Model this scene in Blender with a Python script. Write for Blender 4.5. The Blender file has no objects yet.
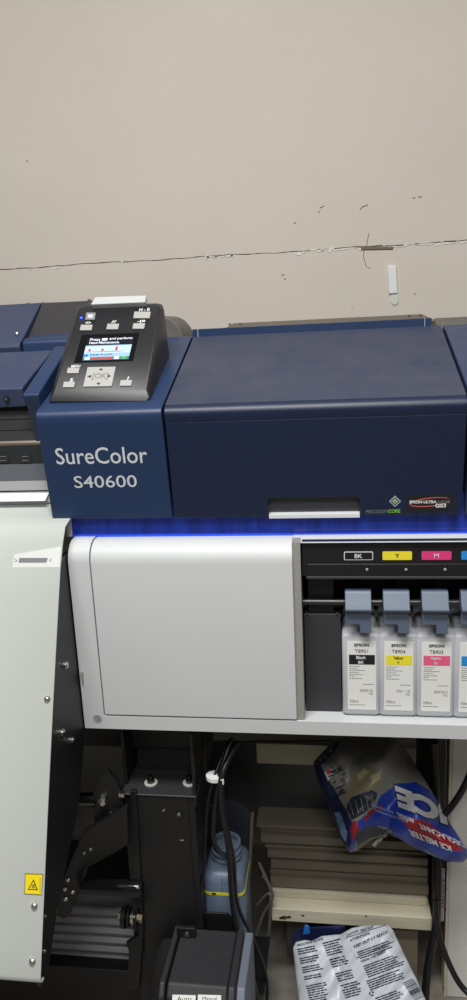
import bpy, bmesh, math, random
from mathutils import Vector, Matrix
random.seed(7)
S = bpy.context.scene
COL = S.collection

# ------------------------------------------------------------------ camera
FPX = 725.0                                   # focal length in pixels of a 467 x 1000 frame
YAW, PITCH, ROLL = [math.radians(v) for v in (8.13, 13.17, 2.72)]
CAM = Vector((0.0, -1.1, 1.45))
def cam_axes():
    cy, sy, cp, sp = math.cos(YAW), math.sin(YAW), math.cos(PITCH), math.sin(PITCH)
    f = Vector((-sy*cp, cy*cp, -sp)); rt = Vector((cy, sy, 0)); dn = f.cross(rt)
    c, s = math.cos(ROLL), math.sin(ROLL)
    return c*rt + s*dn, -s*rt + c*dn, f
RT, DN, FW = cam_axes()
cd = bpy.data.cameras.new('camera'); cam = bpy.data.objects.new('camera', cd); COL.objects.link(cam)
cd.sensor_fit = 'VERTICAL'; cd.sensor_height = 36.0; cd.sensor_width = 36.0; cd.lens = 36.0*FPX/1000.0
cd.clip_start = 0.02
mw = Matrix((RT, -DN, -FW)).transposed().to_4x4(); mw.translation = CAM
cam.matrix_world = mw
S.camera = cam

# ------------------------------------------------------------------ light and exposure
S.view_settings.view_transform = 'Standard'; S.view_settings.look = 'None'
S.view_settings.gamma = 1.0; S.view_settings.use_curve_mapping = False
S.view_settings.exposure = 0.12
w = bpy.data.worlds.new('room_ambience'); S.world = w; w.use_nodes = True
w.node_tree.nodes['Background'].inputs[0].default_value = (1.0, 0.98, 0.96, 1)
w.node_tree.nodes['Background'].inputs[1].default_value = 0.13
def area(name, loc, target, sx, sy, power, col):
    l = bpy.data.lights.new(name, 'AREA'); l.shape = 'RECTANGLE'; l.size = sx; l.size_y = sy; l.energy = power; l.color = col
    o = bpy.data.objects.new(name, l); COL.objects.link(o); o.location = loc
    o.rotation_euler = (Vector(target)-Vector(loc)).to_track_quat('-Z', 'Y').to_euler()
    return o
area('ceiling_or_fill_lamp', (-0.30, -0.95, 2.95), (-0.30, -0.94, 0), 1.2, 0.35, 53, (1.0, 0.988, 0.975))
area('ceiling_or_fill_lamp', (0.2, -2.1, 2.95), (0.2, -2.09, 0), 1.2, 0.6, 29, (1.0, 0.988, 0.975))  # added fill, stands in for room bounce on the upright faces

# ------------------------------------------------------------------ pixel -> point on a real plane
def ray(x, y): return RT*((x-233.5)/FPX) + DN*((y-500)/FPX) + FW
def P(x, y, Y): d = ray(x, y); return CAM + d*((Y-CAM.y)/d.y)
def PX(x, y, X): d = ray(x, y); return CAM + d*((X-CAM.x)/d.x)
def PZ(x, y, Z): d = ray(x, y); return CAM + d*((Z-CAM.z)/d.z)
def yz(x, y, Y): p = P(x, y, Y); return (p.y, p.z)
class Face:
    """a flat face of something: origin, U to the right, V up, N towards the viewer"""
    def __init__(s, o, U, V):
        s.o = Vector(o); s.U = Vector(U).normalized(); s.V = Vector(V); s.V = (s.V - s.U*s.V.dot(s.U)).normalized(); s.N = s.U.cross(s.V)
    def px(s, x, y):
        d = ray(x, y); t = (s.o-CAM).dot(s.N)/d.dot(s.N); p = CAM + d*t - s.o
        return (p.dot(s.U), p.dot(s.V))
    def pt(s, u, v, n=0.0): return s.o + s.U*u + s.V*v + s.N*n

# ------------------------------------------------------------------ materials
def lin(c):
    c /= 255.0
    return c/12.92 if c <= 0.04045 else ((c+0.055)/1.055)**2.4
MATS = {}
def mat(name, rgb, rough=0.5, metal=0.0, var=0.0, vscale=30.0, bump=0.0, bscale=200.0, rgb2=None, spec=0.5, emit=0.0, alpha_t=0.0, stretch=None, sss=0.0, coat=0.0):
    if name in MATS: return MATS[name]
    m = bpy.data.materials.new(name); m.use_nodes = True; nt = m.node_tree; b = nt.nodes['Principled BSDF']
    c = [lin(v) for v in rgb]
    b.inputs['Base Color'].default_value = (*c, 1); b.inputs['Roughness'].default_value = rough; b.inputs['Metallic'].default_value = metal
    b.inputs['Specular IOR Level'].default_value = spec
    if coat: b.inputs['Coat Weight'].default_value = coat
    if alpha_t: b.inputs['Transmission Weight'].default_value = alpha_t
    if sss:
        b.inputs['Subsurface Weight'].default_value = sss; b.inputs['Subsurface Scale'].default_value = 0.01
    if emit:
        b.inputs['Emission Color'].default_value = (*c, 1); b.inputs['Emission Strength'].default_value = emit
    tc = None
    if var or bump:
        tc = nt.nodes.new('ShaderNodeTexCoord'); mp = nt.nodes.new('ShaderNodeMapping'); nt.links.new(tc.outputs['Object'], mp.inputs['Vector'])
        if stretch: mp.inputs['Scale'].default_value = stretch
    if var:
        n = nt.nodes.new('ShaderNodeTexNoise'); n.inputs['Scale'].default_value = vscale; n.inputs['Detail'].default_value = 6; n.inputs['Roughness'].default_value = 0.65
        nt.links.new(mp.outputs[0], n.inputs['Vector'])
        r = nt.nodes.new('ShaderNodeValToRGB'); r.color_ramp.elements[0].position = 0.3; r.color_ramp.elements[1].position = 0.7
        c2 = [lin(v) for v in rgb2] if rgb2 else [min(1, v*(1+var)) for v in c]
        c1 = c if rgb2 else [v*(1-var) for v in c]
        r.color_ramp.elements[0].color = (*c1, 1); r.color_ramp.elements[1].color = (*c2, 1)
        nt.links.new(n.outputs['Fac'], r.inputs['Fac']); nt.links.new(r.outputs['Color'], b.inputs['Base Color'])
    if bump:
        n2 = nt.nodes.new('ShaderNodeTexNoise'); n2.inputs['Scale'].default_value = bscale; n2.inputs['Detail'].default_value = 4
        nt.links.new(mp.outputs[0], n2.inputs['Vector'])
        bp = nt.nodes.new('ShaderNodeBump'); bp.inputs['Strength'].default_value = bump; bp.inputs['Distance'].default_value = 0.002
        nt.links.new(n2.outputs['Fac'], bp.inputs['Height']); nt.links.new(bp.outputs[0], b.inputs['Normal'])
    MATS[name] = m; return m

WALL = mat('painted_wall', (208,200,188), 0.85, var=0.03, vscale=3.0, bump=0.15, bscale=60)
FLOOR = mat('concrete_floor', (136,131,121), 0.85, var=0.22, vscale=25, bump=0.4, bscale=90)
NAVY = mat('navy_plastic', (19,32,60), 0.42, var=0.06, vscale=60, bump=0.12, bscale=900)
NAVYTOP = mat('navy_plastic_dusty', (44,52,76), 0.5, var=0.2, vscale=14, rgb2=(62,66,82), bump=0.15, bscale=700)
NAVYSIDE = mat('navy_plastic_plain', (32,53,88), 0.4, var=0.05, vscale=40, bump=0.1, bscale=900)
NAVYD = mat('navy_plastic_light_dust', (46,58,88), 0.45, var=0.1, vscale=16, rgb2=(56,66,92), bump=0.1, bscale=800)
WHITE = mat('white_printer_plastic', (203,206,206), 0.45, var=0.015, vscale=8, bump=0.05, bscale=800)
SHEET = mat('white_coated_sheet', (202,208,201), 0.38, var=0.012, vscale=5, bump=0.06, bscale=400)
BLACK = mat('black_plastic', (24,24,26), 0.42, bump=0.1, bscale=600)
BLACKM = mat('black_powder_coated_steel', (22,22,24), 0.45, bump=0.2, bscale=500)
GRAPH = mat('graphite_plastic', (52,52,56), 0.5, var=0.08, vscale=120, bump=0.2, bscale=600)
PANELB = mat('control_panel_black', (34,34,37), 0.4, bump=0.12, bscale=800)
GLOSSB = mat('gloss_black', (16,16,18), 0.12)
GREYB = mat('slate_grey_lever_plastic', (88,101,120), 0.42)
STEEL = mat('zinc_steel', (205,203,196), 0.28, metal=1.0)
BLUEF = mat('blue_protective_film', (28,48,146), 0.16, var=0.25, vscale=3.0, rgb2=(46,80,206), stretch=(14,1,0.6), coat=0.5)
BTN = mat('button_grey', (172,171,167), 0.5)
BTND = mat('button_grey_dim', (140,140,142), 0.4)
INKW = mat('marking_white', (225,225,225), 0.6)
INKS = mat('lettering_silver', (205,208,212), 0.45)
INKB = mat('marking_black', (24,24,26), 0.6)
INKG = mat('marking_grey', (112,112,114), 0.7)
GREEN = mat('logo_green', (120,190,60), 0.5)
YEL = mat('tag_yellow', (236,220,48), 0.5); MAG = mat('tag_magenta', (222,58,124), 0.5); CYA = mat('tag_cyan', (40,140,215), 0.5)
YELL = mat('label_yellow', (240,225,50), 0.6); MAGL = mat('label_pink', (232,96,138), 0.6)
PAPER = mat('label_paper', (232,232,228), 0.6)
HDPE = mat('translucent_white_bottle', (188,191,195), 0.42, sss=0.1, bump=0.1, bscale=300)
ORED = mat('marking_red', (205,60,60), 0.5)
WARN = mat('warning_yellow', (246,222,20), 0.5)

# ------------------------------------------------------------------ mesh builder
def text_mesh(s, bold=0.0):
    c = bpy.data.curves.new('t', 'FONT'); c.body = s; c.size = 1.0; c.offset = bold; c.resolution_u = 3
    o = bpy.data.objects.new('t', c); COL.objects.link(o)
    dg = bpy.context.evaluated_depsgraph_get(); dg.update()
    m = bpy.data.meshes.new_from_object(o.evaluated_get(dg))
    vs = [v.co.copy() for v in m.vertices]; fs = [tuple(p.vertices) for p in m.polygons]
    bpy.data.objects.remove(o); bpy.data.curves.remove(c); bpy.data.meshes.remove(m)
    if not vs: return [], [], 1, 1
    x0 = min(v.x for v in vs); x1 = max(v.x for v in vs)
    y0 = min(v.y for v in vs); y1 = max(v.y for v in vs)
    return [((v.x-x0), (v.y-y0)) for v in vs], fs, x1-x0, y1-y0
def rrect(u0, v0, u1, v1, r, n=4):
    out = []
    for cx, cy, a0 in ((u1-r, v0+r, -90), (u1-r, v1-r, 0), (u0+r, v1-r, 90), (u0+r, v0+r, 180)):
        for k in range(n+1):
            a = math.radians(a0+90*k/n); out.append((cx+r*math.cos(a), cy+r*math.sin(a)))
    return out
class MB:
    def __init__(s): s.v = []; s.f = []; s.m = []; s.mats = []; s.flat = []
    def mi(s, m):
        if m not in s.mats: s.mats.append(m)
        return s.mats.index(m)
    def add(s, vs, fs, m):
        k = len(s.v); i = s.mi(m); s.v += [Vector(v) for v in vs]
        for f in fs: s.f.append(tuple(k+a for a in f)); s.m.append(i)
    def box(s, lo, hi, m):
        x0, y0, z0 = lo; x1, y1, z1 = hi
        s.add([(x0,y0,z0),(x1,y0,z0),(x1,y1,z0),(x0,y1,z0),(x0,y0,z1),(x1,y0,z1),(x1,y1,z1),(x0,y1,z1)],
              [(3,2,1,0),(4,5,6,7),(0,1,5,4),(1,2,6,5),(2,3,7,6),(3,0,4,7)], m)
    def xprism(s, prof, x0, x1, m):
        n = len(prof)
        s.add([(x0, y, z) for y, z in prof] + [(x1, y, z) for y, z in prof],
              [tuple(range(n))[::-1], tuple(range(n, 2*n))] + [(i, (i+1) % n, n+(i+1) % n, n+i) for i in range(n)], m)
    def yprism(s, prof, y0, y1, m):            # prof in (X, Z)
        n = len(prof)
        s.add([(x, y0, z) for x, z in prof] + [(x, y1, z) for x, z in prof],
              [tuple(range(n))[::-1], tuple(range(n, 2*n))] + [(i, (i+1) % n, n+(i+1) % n, n+i) for i in range(n)], m)
    def loft(s, rings, m, caps=True):
        n = len(rings[0]); vs = [p for r in rings for p in r]; fs = []
        for k in range(len(rings)-1):
            for i in range(n): fs.append((k*n+i, k*n+(i+1) % n, (k+1)*n+(i+1) % n, (k+1)*n+i))
        if caps: fs.append(tuple(range(n))[::-1]); fs.append(tuple(range((len(rings)-1)*n, len(rings)*n)))
        s.add(vs, fs, m)
    def cyl(s, a, b, r, m, n=20, r2=None):
        s.lathe(a, b, [(0, r), (1, r if r2 is None else r2)], m, n)
    def lathe(s, a, b, prof, m, n=24):          # prof: (t along a->b, radius)
        a, b = Vector(a), Vector(b); d = (b-a).normalized()
        u = d.orthogonal().normalized(); v = d.cross(u)
        s.loft([[a.lerp(b, t) + (u*math.cos(2*math.pi*i/n) + v*math.sin(2*math.pi*i/n))*r for i in range(n)] for t, r in prof], m)
    def tube(s, pts, r, m, n=10, sub=6):
        pts = [Vector(p) for p in pts]; path = []
        for i in range(len(pts)-1):
            p0 = pts[max(i-1, 0)]; p1 = pts[i]; p2 = pts[i+1]; p3 = pts[min(i+2, len(pts)-1)]
            for k in range(sub):
                t = k/sub
                path.append(0.5*((2*p1)+(p2-p0)*t+(2*p0-5*p1+4*p2-p3)*t*t+(3*p1-p0-3*p2+p3)*t**3))
        path.append(pts[-1]); rings = []; u = None
        for i, p in enumerate(path):
            d = (path[min(i+1, len(path)-1)]-path[max(i-1, 0)]).normalized()
            u = d.orthogonal() if u is None else u - d*u.dot(d)
            u.normalize(); v = d.cross(u)
            rings.append([p + (u*math.cos(2*math.pi*k/n)+v*math.sin(2*math.pi*k/n))*r for k in range(n)])
        s.loft(rings, m)
    def slab(s, F, uv, t, m, o=0.0):
        n = len(uv)
        s.add([F.pt(u, v, o) for u, v in uv] + [F.pt(u, v, o+t) for u, v in uv],
              [tuple(range(n))[::-1], tuple(range(n, 2*n))] + [(i, (i+1) % n, n+(i+1) % n, n+i) for i in range(n)], m)
    def slabpx(s, F, pxs, t, m, o=0.0): s.slab(F, [F.px(*p) for p in pxs], t, m, o)
    def rectuv(s, F, u0, v0, u1, v1, t, m, o=0.0, r=0.0):
        s.slab(F, rrect(u0, v0, u1, v1, r) if r else [(u0,v0),(u1,v0),(u1,v1),(u0,v1)], t, m, o)
    def text(s, F, st, u, v, wd, ht, m, o=0.0004, bold=0.0, du=(1, 0)):
        """text with its lower left at (u, v), wd wide and ht high, running along du"""
        vs, fs, W, H = text_mesh(st, bold)
        if not vs: return
        a, b = du
        s.add([F.pt(u + a*x/W*wd - b*y/H*ht, v + b*x/W*wd + a*y/H*ht, o) for x, y in vs], fs, m)
    def textpx(s, F, st, pl, pr, h, m, o=0.0004, bold=0.0):
        a = F.px(*pl); b = F.px(*pr); c = F.px(pl[0], pl[1]-h)
        d = math.hypot(b[0]-a[0], b[1]-a[1]); du = ((b[0]-a[0])/d, (b[1]-a[1])/d)
        s.text(F, st, a[0], a[1], d, abs(c[1]-a[1]), m, o, bold, du)
    def build(s, name, parent=None, bevel=0.0, seg=2, smooth=35, loc=None):
        org = Vector(loc) if loc else (world_loc(parent) if parent else Vector((0, 0, 0)))
        me = bpy.data.meshes.new(name); me.from_pydata([v-org for v in s.v], [], s.f); 
        for m in s.mats: me.materials.append(m)
        me.polygons.foreach_set('material_index', s.m)
        bm = bmesh.new(); bm.from_mesh(me); bmesh.ops.recalc_face_normals(bm, faces=bm.faces); bm.to_mesh(me); bm.free()
        if smooth:
            me.shade_smooth(); me.set_sharp_from_angle(angle=math.radians(smooth))
        o = bpy.data.objects.new(name, me); COL.objects.link(o)
        if parent: o.parent = parent
        elif loc: o.location = org
        if bevel:
            b = o.modifiers.new('edges', 'BEVEL'); b.width = bevel; b.segments = seg; b.limit_method = 'ANGLE'; b.angle_limit = math.radians(40)
            b.harden_normals = True
        return o
LOC = {}
def world_loc(o):
    p = Vector((0, 0, 0))
    while o: p += o.location; o = o.parent
    return p
def tag(o, label, cat, group=None):
    o['label'] = label; o['category'] = cat
    if group: o['group'] = group
    return o
def thing(name, label, cat, loc=(0, 0, 0), group=None):
    o = bpy.data.objects.new(name, None); COL.objects.link(o); o.location = loc; o.empty_display_size = 0.05
    return tag(o, label, cat, group)
def structure(o): o['kind'] = 'structure'; return o

# ================================================================== the setting
WY = 0.70
b = MB(); b.box((-2.6, WY, 0), (2.4, WY+0.1, 3.0), WALL); wall = structure(b.build('wall_back', smooth=0))
b = MB(); b.box((-2.6, -3.2, -0.1), (2.4, WY+0.1, 0), FLOOR); structure(b.build('floor', smooth=0))
FW_ = Face((0, WY, 0), (1, 0, 0), (0, 0, 1))
# the open board joint in the wall with torn paper and chips
CRK = mat('crack_shadow_gap', (84,74,62), 0.9); CHIP = mat('torn_white_plaster', (226,222,214), 0.9); TAPE = mat('bare_joint_strip', (120,108,92), 0.8)
b = MB(); rnd = random.Random(3)
def crack_y(x): return 269.3 + (240.5-269.3)*x/467 + 0.5*math.sin(x*0.05) + 0.3*math.sin(x*0.21)
x = -420.0
while x < 640:
    x2 = x + rnd.uniform(3, 7); h1 = rnd.uniform(0.35, 0.9)*(1.3 if x > 350 else 0.8)
    b.slabpx(FW_, [(x, crack_y(x)+h1*.6), (x2, crack_y(x2)+h1*.6), (x2, crack_y(x2)-h1*.6), (x, crack_y(x)-h1*.6)], 0.0006, CRK)
    if x > 300 and rnd.random() < 0.75 or rnd.random() < 0.12:
        k = rnd.uniform(0.8, 2.2); j = rnd.uniform(-.5, 2.0)
        b.slabpx(FW_, [(x, crack_y(x)+j+k), (x2, crack_y(x2)+j+k*rnd.random()), (x2, crack_y(x2)+j), (x, crack_y(x)+j)], 0.0012, CHIP)
    x = x2
for (cx, cy, r) in ((207, 257.5, 2.2), (216, 257, 1.6), (299, 254, 2.5), (322, 250, 1.8), (232, 256, 1.8), (330, 251, 2.2), (122, 262, 1.3)):
    b.slabpx(FW_, [(cx+r*math.cos(a)*rnd.uniform(.6, 1.2), cy+r*math.sin(a)*rnd.uniform(.5, 1)) for a in [-k*math.pi/4 for k in range(8)]], 0.0012, CHIP)
b.slabpx(FW_, [(361, 249.6), (393, 249), (393, 246.6), (361, 247.2)], 0.003, TAPE)
b.build('joint_crack', wall, smooth=0)
b = MB()
SCUFF = mat('scuff_mark', (96,86,74), 0.9)
for (cx, cy, l, a) in ((322, 207, 5, .4), (365, 206, 6, .3), (319, 212, 2.5, 1.5), (361, 208.5, 3, .6), (414, 198, 3, 0.2), (420, 197, 4, 0.0), (283, 275, 3, .3), (295, 223, 2.5, 0.2), (415, 294, 1.6, 0.5), (27, 161, 2, 1), (285, 279, 1.6, .1), (352, 309, 1, 0)):
    d = (math.cos(a)*l/2, -math.sin(a)*l/2); n = (math.sin(a)*.55, math.cos(a)*.55)
    b.slabpx(FW_, [(cx-d[0]+n[0], cy-d[1]+n[1]), (cx+d[0]+n[0]*.4, cy+d[1]+n[1]*.4), (cx+d[0]-n[0], cy+d[1]-n[1]), (cx-d[0]-n[0]*.5, cy-d[1]-n[1]*.5)], 0.0005, SCUFF)
for pts in (((364, 250), (363.6, 257), (366, 266), (371, 269)), ((369, 233), (367.5, 240), (366.5, 247))):
    for p, q in zip(pts, pts[1:]):
        b.slabpx(FW_, [(p[0]-.3, p[1]), (q[0]-.3, q[1]), (q[0]+.3, q[1]), (p[0]+.3, p[1])], 0.0005, SCUFF)
b.build('scuff_marks', wall, smooth=0)

# adhesive hook strip on the wall
HOOK = mat('white_strip_plastic', (226,228,226), 0.4); HOOKG = mat('strip_adhesive_tab', (206,208,200), 0.5)
hk = thing('adhesive_strip', 'white adhesive mounting strip with rounded pull tab stuck on the wall under the crack', 'hook', P(393, 303, WY))
b = MB(); b.slabpx(FW_, [(389, 294), (397.5, 293.5), (396, 266), (387, 266)], 0.006, HOOK); b.build('strip', hk, bevel=0.002)
b = MB()
tab = [(391, 293)] + [(394.4+3.9*math.cos(a), 300.5+4.4*math.sin(a)) for a in [math.pi - k*math.pi/8 for k in range(9)]] + [(398, 293)]
b.slabpx(FW_, tab, 0.0025, HOOKG); b.build('pull_tab', hk)

# ================================================================== the printer
XL = P(66.5, 548, 0).x                       # left end of the white ink box
XR = 0.62                                    # right end, out of frame
pr = thing('wide_format_printer', 'large navy and white wide format inkjet printer standing against the beige wall', 'printer', (0, 0.1, 0))
ZB = P(300, 734.5, 0).z                      # bottom of the ink box
ZT = P(300, 537.0, 0.03).z                   # top of its front rim
XB0 = P(293.5, 600, 0).x                     # left edge of the open cartridge bay
ZF = P(330, 721.5, 0).z                      # bay floor
ZBT = P(330, 543.5, 0).z                     # bay top edge
R0 = 0.034
prof = [(0, ZB)] + [(R0-R0*math.cos(a), ZT-R0+R0*math.sin(a)) for a in [k*math.pi/2/8 for k in range(9)]] + [(0.42, ZT), (0.42, ZB)]
b = MB()
XD0 = P(93.5, 600, 0).x; XD1 = P(300, 600, 0).x
b.xprism(prof, XL, XD0-0.0012, WHITE)                                    # left border
b.xprism([(0, ZB), (0, P(200, 718.5, 0).z), (0.42, P(200, 718.5, 0).z), (0.42, ZB)], XD0-0.0012, XR, WHITE)   # bottom rail
zr = P(330, 544, 0).z
top = [(R0-R0*math.cos(a), ZT-R0+R0*math.sin(a)) for a in [k*math.pi/2/8 for k in range(9)]]
top = [(y+0.004, z) for y, z in top if z > zr-0.002] 
b.xprism([(0.006, zr)] + top + [(0.42, ZT), (0.42, zr)], XB0, XR, WHITE)        # top rail over the bay
b.xprism([(0.05, ZF-0.002), (0.05, ZT-0.002), (0.42, ZT-0.002), (0.42, ZF-0.002)], XD0-0.0012, XB0, BLACK)   # hidden core behind the door
b.box((XB0-0.0005, 0.004, ZF), (P(302.5, 640, .0).x, 0.15, zr+.002), mat('bay_frame_grey', (150,148,142), 0.5))           # bay side wall
b.box((XR-0.03, 0.0, ZB), (XR, 0.42, ZT), WHITE)
ink = b.build('ink_box', pr, bevel=0.0015)
# left border foot screw recess
Ff = Face((0, 0, 0), (1, 0, 0), (0, 0, 1))
b = MB(); p = P(97.5, 718.5, 0)
b.cyl((p.x, 0.0005, p.z), (p.x, -0.0006, p.z), 0.0085, mat('recess_rim', (170,170,168), 0.5)); b.cyl((p.x+.001, -0.0004, p.z+.001), (p.x+.001, -0.0012, p.z+.001), 0.0055, mat('recess_dark', (140,144,150), 0.4))
b.build('screw_recess', ink)
# door panel at the left of the bay
b = MB()
zd = P(200, 717.0, 0).z
dprof = [(0, zd)] + [(R0-R0*math.cos(a), ZT-0.001-R0+R0*math.sin(a)) for a in [k*math.pi/2/8 for k in range(9)]] + [(0.05, ZT-0.001), (0.05, zd)]
b.xprism([(y-0.0012, z) for y, z in dprof], XD0+0.0008, XB0, WHITE)
b.build('front_door', pr, bevel=0.0015)
b = MB(); b.slabpx(Ff, [(81, 676), (84, 684), (83.5, 671.5), (81.2, 671)], 0.004, mat('clip_grey', (160,160,158), .5)); b.build('door_clip', pr)

# bay lining: back wall, tag rail, floor edge
b = MB()
b.box((XB0, 0.15, ZF), (XR-.03, 0.17, zr+.004), BLACK)
yr = 0.012
z0 = P(330, 576.5, yr).z
b.box((P(302.5, 600, 0).x, yr, z0), (XR-.03, 0.15, zr+.0005), BLACK)
z1 = P(330, 563.5, yr).z
b.box((P(307, 566, 0).x, yr-0.003, z0), (XR-.03, yr+.001, z1), BLACK)
b.box((P(306, 566, 0).x, yr-0.005, z0-.003), (XR-.03, yr+.002, z0+.0015), GRAPH)
b.build('bay_lining', pr, bevel=0.001)
FT = Face((0, yr-0.0002, 0), (1, 0, 0), (0, 0, 1)); FT2 = Face((0, yr-0.0032, 0), (1, 0, 0), (0, 0, 1))
cols = [('BK', BLACK, INKW), ('Y', YEL, INKB), ('M', MAG, INKW), ('C', CYA, INKW)]
u0, v0 = FT.px(344, 560); u1, v1 = FT.px(373, 551.5); pitch = FT.px(421, 560)[0]-FT.px(382, 560)[0]
for i in range(4):
    t, cm, tm = cols[i]; o = i*pitch
    b = MB()
    if i == 0:
        b.rectuv(FT, u0, v0, u1, v1, 0.0006, INKW, r=0.002); b.rectuv(FT, u0+.0012, v0+.0012, u1-.0012, v1-.0012, 0.0009, BLACK, r=0.0015)
    else: b.rectuv(FT, u0+o, v0, u1+o, v1, 0.0009, cm, r=0.002)
    wd = 0.012 if len(t) > 1 else 0.007
    b.text(FT, t, (u0+u1)/2+o-wd/2, v0+0.0036, wd, 0.0068, tm, o=0.0013, bold=0.015)
    tg = b.build('colour_tag', pr, smooth=0); tg['label'] = ['black tag with white outline lettered BK', 'yellow colour tag lettered Y', 'magenta colour tag lettered M', 'cyan colour tag at the frame edge'][i]
    b = MB(); c = FT2.pt(*FT2.px(367+39*i, 569.5)); b.lathe(c, c+Vector((0, -0.002, 0)), [(0, .0023), (.6, .0023), (1, .0014)], mat('lamp_lens', (150,150,150), .3), 14)
    b.build('status_lamp', pr)
# rod and slot dividers
b = MB(); zr_ = P(345, 602.5, 0.028).z
b.cyl((P(303, 602, 0.03).x, 0.03, zr_), (XR-.03, 0.03, zr_), 0.0055, mat('dark_rod', (62,60,60), 0.3, metal=0.5))
b.build('lever_rod', pr)
lv = []
BX0 = P(341.5, 680, 0.02).x; BP = pitch
bY = PZ(346, 715.5, ZF).y                        # where the cartridge fronts stand
for i in range(5):
    b = MB(); xx = BX0 - 0.0035 + BP*i
    b.box((xx-.0012, bY+.02, ZF), (xx+.0012, 0.15, P(330, 640, .03).z), BLACK)
    xm = BX0 + .028 + BP*i
    b.box((xm-.004, 0.06, ZF+.1), (xm+.004, 0.15, z0), GLOSSB)
    b.build('slot_divider', pr)
# blank cover block left of the first cartridge
b = MB(); yb = PZ(320, 711, ZF).y
xa = P(304.5, 640, yb).x; xb = P(341, 640, yb).x
b.box((xa, yb, ZF), (xb, 0.15, P(320, 614, yb).z), GRAPH)
b.box((P(308, 600, yb).x, yb+.006, P(320, 614, yb).z-.002), (P(334, 600, yb).x, 0.15, P(320, 579.5, yb).z), BLACK)
for px_ in (307, 337):
    q = P(px_, 613, yb); b.box((q.x-.002, yb-.002, q.z-.003), (q.x+.002, yb, q.z+.001), GRAPH)
b.build('blank_slot_cover', pr, bevel=0.002)
# lock levers
FL = Face((0, 0.004, 0), (1, 0, 0), (0, 0, 1))
ua, _ = FL.px(345, 602); ub, _ = FL.px(371.5, 602)
zt, zm, zl, zk = [P(358, y, 0.004).z for y in (593, 611, 625, 634)]
b = MB()
tp = [(0.010, zt-.004), (0.014, zt), (0.026, zt), (0.030, zr_-0.002), (0.016, zm-.002), (0.0005, zm-.001), (-0.004, zm+.003), (-0.003, zm+.006), (0.004, zm+.012)]
b.xprism(tp, ua, ub, GREYB)
lx = ua + (ub-ua)*0.56
shape = [(ua+.0005, zm), (ua+.0005, zl+.002), (ua+.002, zl), (lx-.002, zl), (lx, zl-.002), (lx, zk), (ub-.001, zk), (ub-.001, zm)]
b.yprism(shape, 0.006, 0.0125, GREYB)
b.text(Face((0, .006, 0), (1,0,0), (0,0,1)), 'V', (ua+ub)/2-.002, zm-.008, .004, .004, mat('lever_mark', (88,98,116), .5), o=.0004)
first = b.build('lock_lever', pr, bevel=0.0018)
for i in range(1, 4):
    c = first.copy(); COL.objects.link(c); c.parent = pr; c.location = (BP*i, 0, 0)

# ---- navy front, lid and control housing
TB = 0.026                                      # the front leans back this much at its foot
ZFT = P(200, 406.5, 0).z; ZFB = P(300, 516.5, TB).z
XH0 = P(34.5, 411, 0).x; XG = P(162.5, 409, 0).x
XC1 = P(468, 394, 0).x
ZRE = P(193, 335, 0.3).z
def front_prof(extra=0.0):
    r = 0.012
    p = [(TB, ZFB), (0.0035, ZFT-.024), (0.0, ZFT-.012), (0.0012, ZFT-.006), (0.005, ZFT-.001), (0.012, ZFT+.003)]
    p += [(0.29, ZRE-.003), (0.30, ZRE-.002), (0.30, ZFB+.10), (0.10, ZFB)]
    return p
def lid_z(Y): return ZFT+.003 + (ZRE-.003-ZFT-.003)*(Y-.012)/.278
b = MB(); b.xprism(front_prof(), XH0, XG-.0022, NAVYSIDE); 
hs = b.build('control_housing', pr, bevel=0.002, seg=3)
# front cover with the cut-out grip at its bottom edge
XC0 = XG + .0016
Ffr = Face((0, 0.0035, ZFT-.024), (1, 0, 0), Vector((0, 0.0035-TB, ZFT-.024-ZFB)))
Vlen = Vector((0, 0.0035-TB, ZFT-.024-ZFB)).length
gl = Ffr.px(268, 512)[0]; gr = Ffr.px(360.5, 512)[0]; gv = Ffr.px(300, 497.5)[1]; vb = -Vlen
b = MB()
n = Ffr.N
outl = [(XC0, vb), (gl, vb), (gl, gv-.009)] + [(gl+.009-.009*math.cos(a), gv-.009+.009*math.sin(a)) for a in (0.4, .8, 1.2, 1.57)] + \
       [(gr-.009+.009*math.sin(a), gv-.009+.009*math.cos(a)) for a in (0, .4, .8, 1.2)] + [(gr, gv-.009), (gr, vb), (XC1, vb), (XC1, 0), (XC0, 0)]
b.slab(Ffr, outl, 0.004, NAVY, o=-0.004)
pts = [(0.0035, ZFT-.024), (0.0, ZFT-.012), (0.0012, ZFT-.006), (0.005, ZFT-.001), (0.012, ZFT+.003)]
tpf = [(0.29, ZRE-.003), (0.296, ZRE-.006), (0.29, ZRE-.01)]
inner = [(0.016, ZFT-.004), (0.008, ZFT-.024)]
full = pts + tpf + inner
nn = len(full)
vs = [(XC0, y, z) for y, z in full] + [(XC1, y, z) for y, z in full]
b.add(vs, [tuple(range(nn))[::-1], tuple(range(nn, 2*nn))] + [(i, i+1, nn+i+1, nn+i) for i in range(4)], NAVY)
b.add(vs, [(i, (i+1) % nn, nn+(i+1) % nn, nn+i) for i in range(4, nn)], NAVYTOP)
cv = b.build('front_cover', pr, bevel=0.0012, seg=2, smooth=30)
b = MB()                                         # the grip pocket behind the cut-out
pk = mat('pocket_plastic', (74,76,82), .5)
zg = P(310, 511.0, TB).z
b.box((gl-.006, TB+.0105, ZFB-.002), (gr+.006, TB+.018, ZFB+.05), pk)
b.box((gl-.006, TB+.004, ZFB+.034), (gr+.006, TB+.035, ZFB+.05), pk)
b.xprism([(TB+.001, ZFB-.003), (TB+.0015, ZFB+.0025), (TB+.010, ZFB+.005), (TB+.012, ZFB+.005), (TB+.012, ZFB-.003)], gl+.0012, gr-.0012, WHITE)
b.build('grip_pocket', pr)
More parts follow.
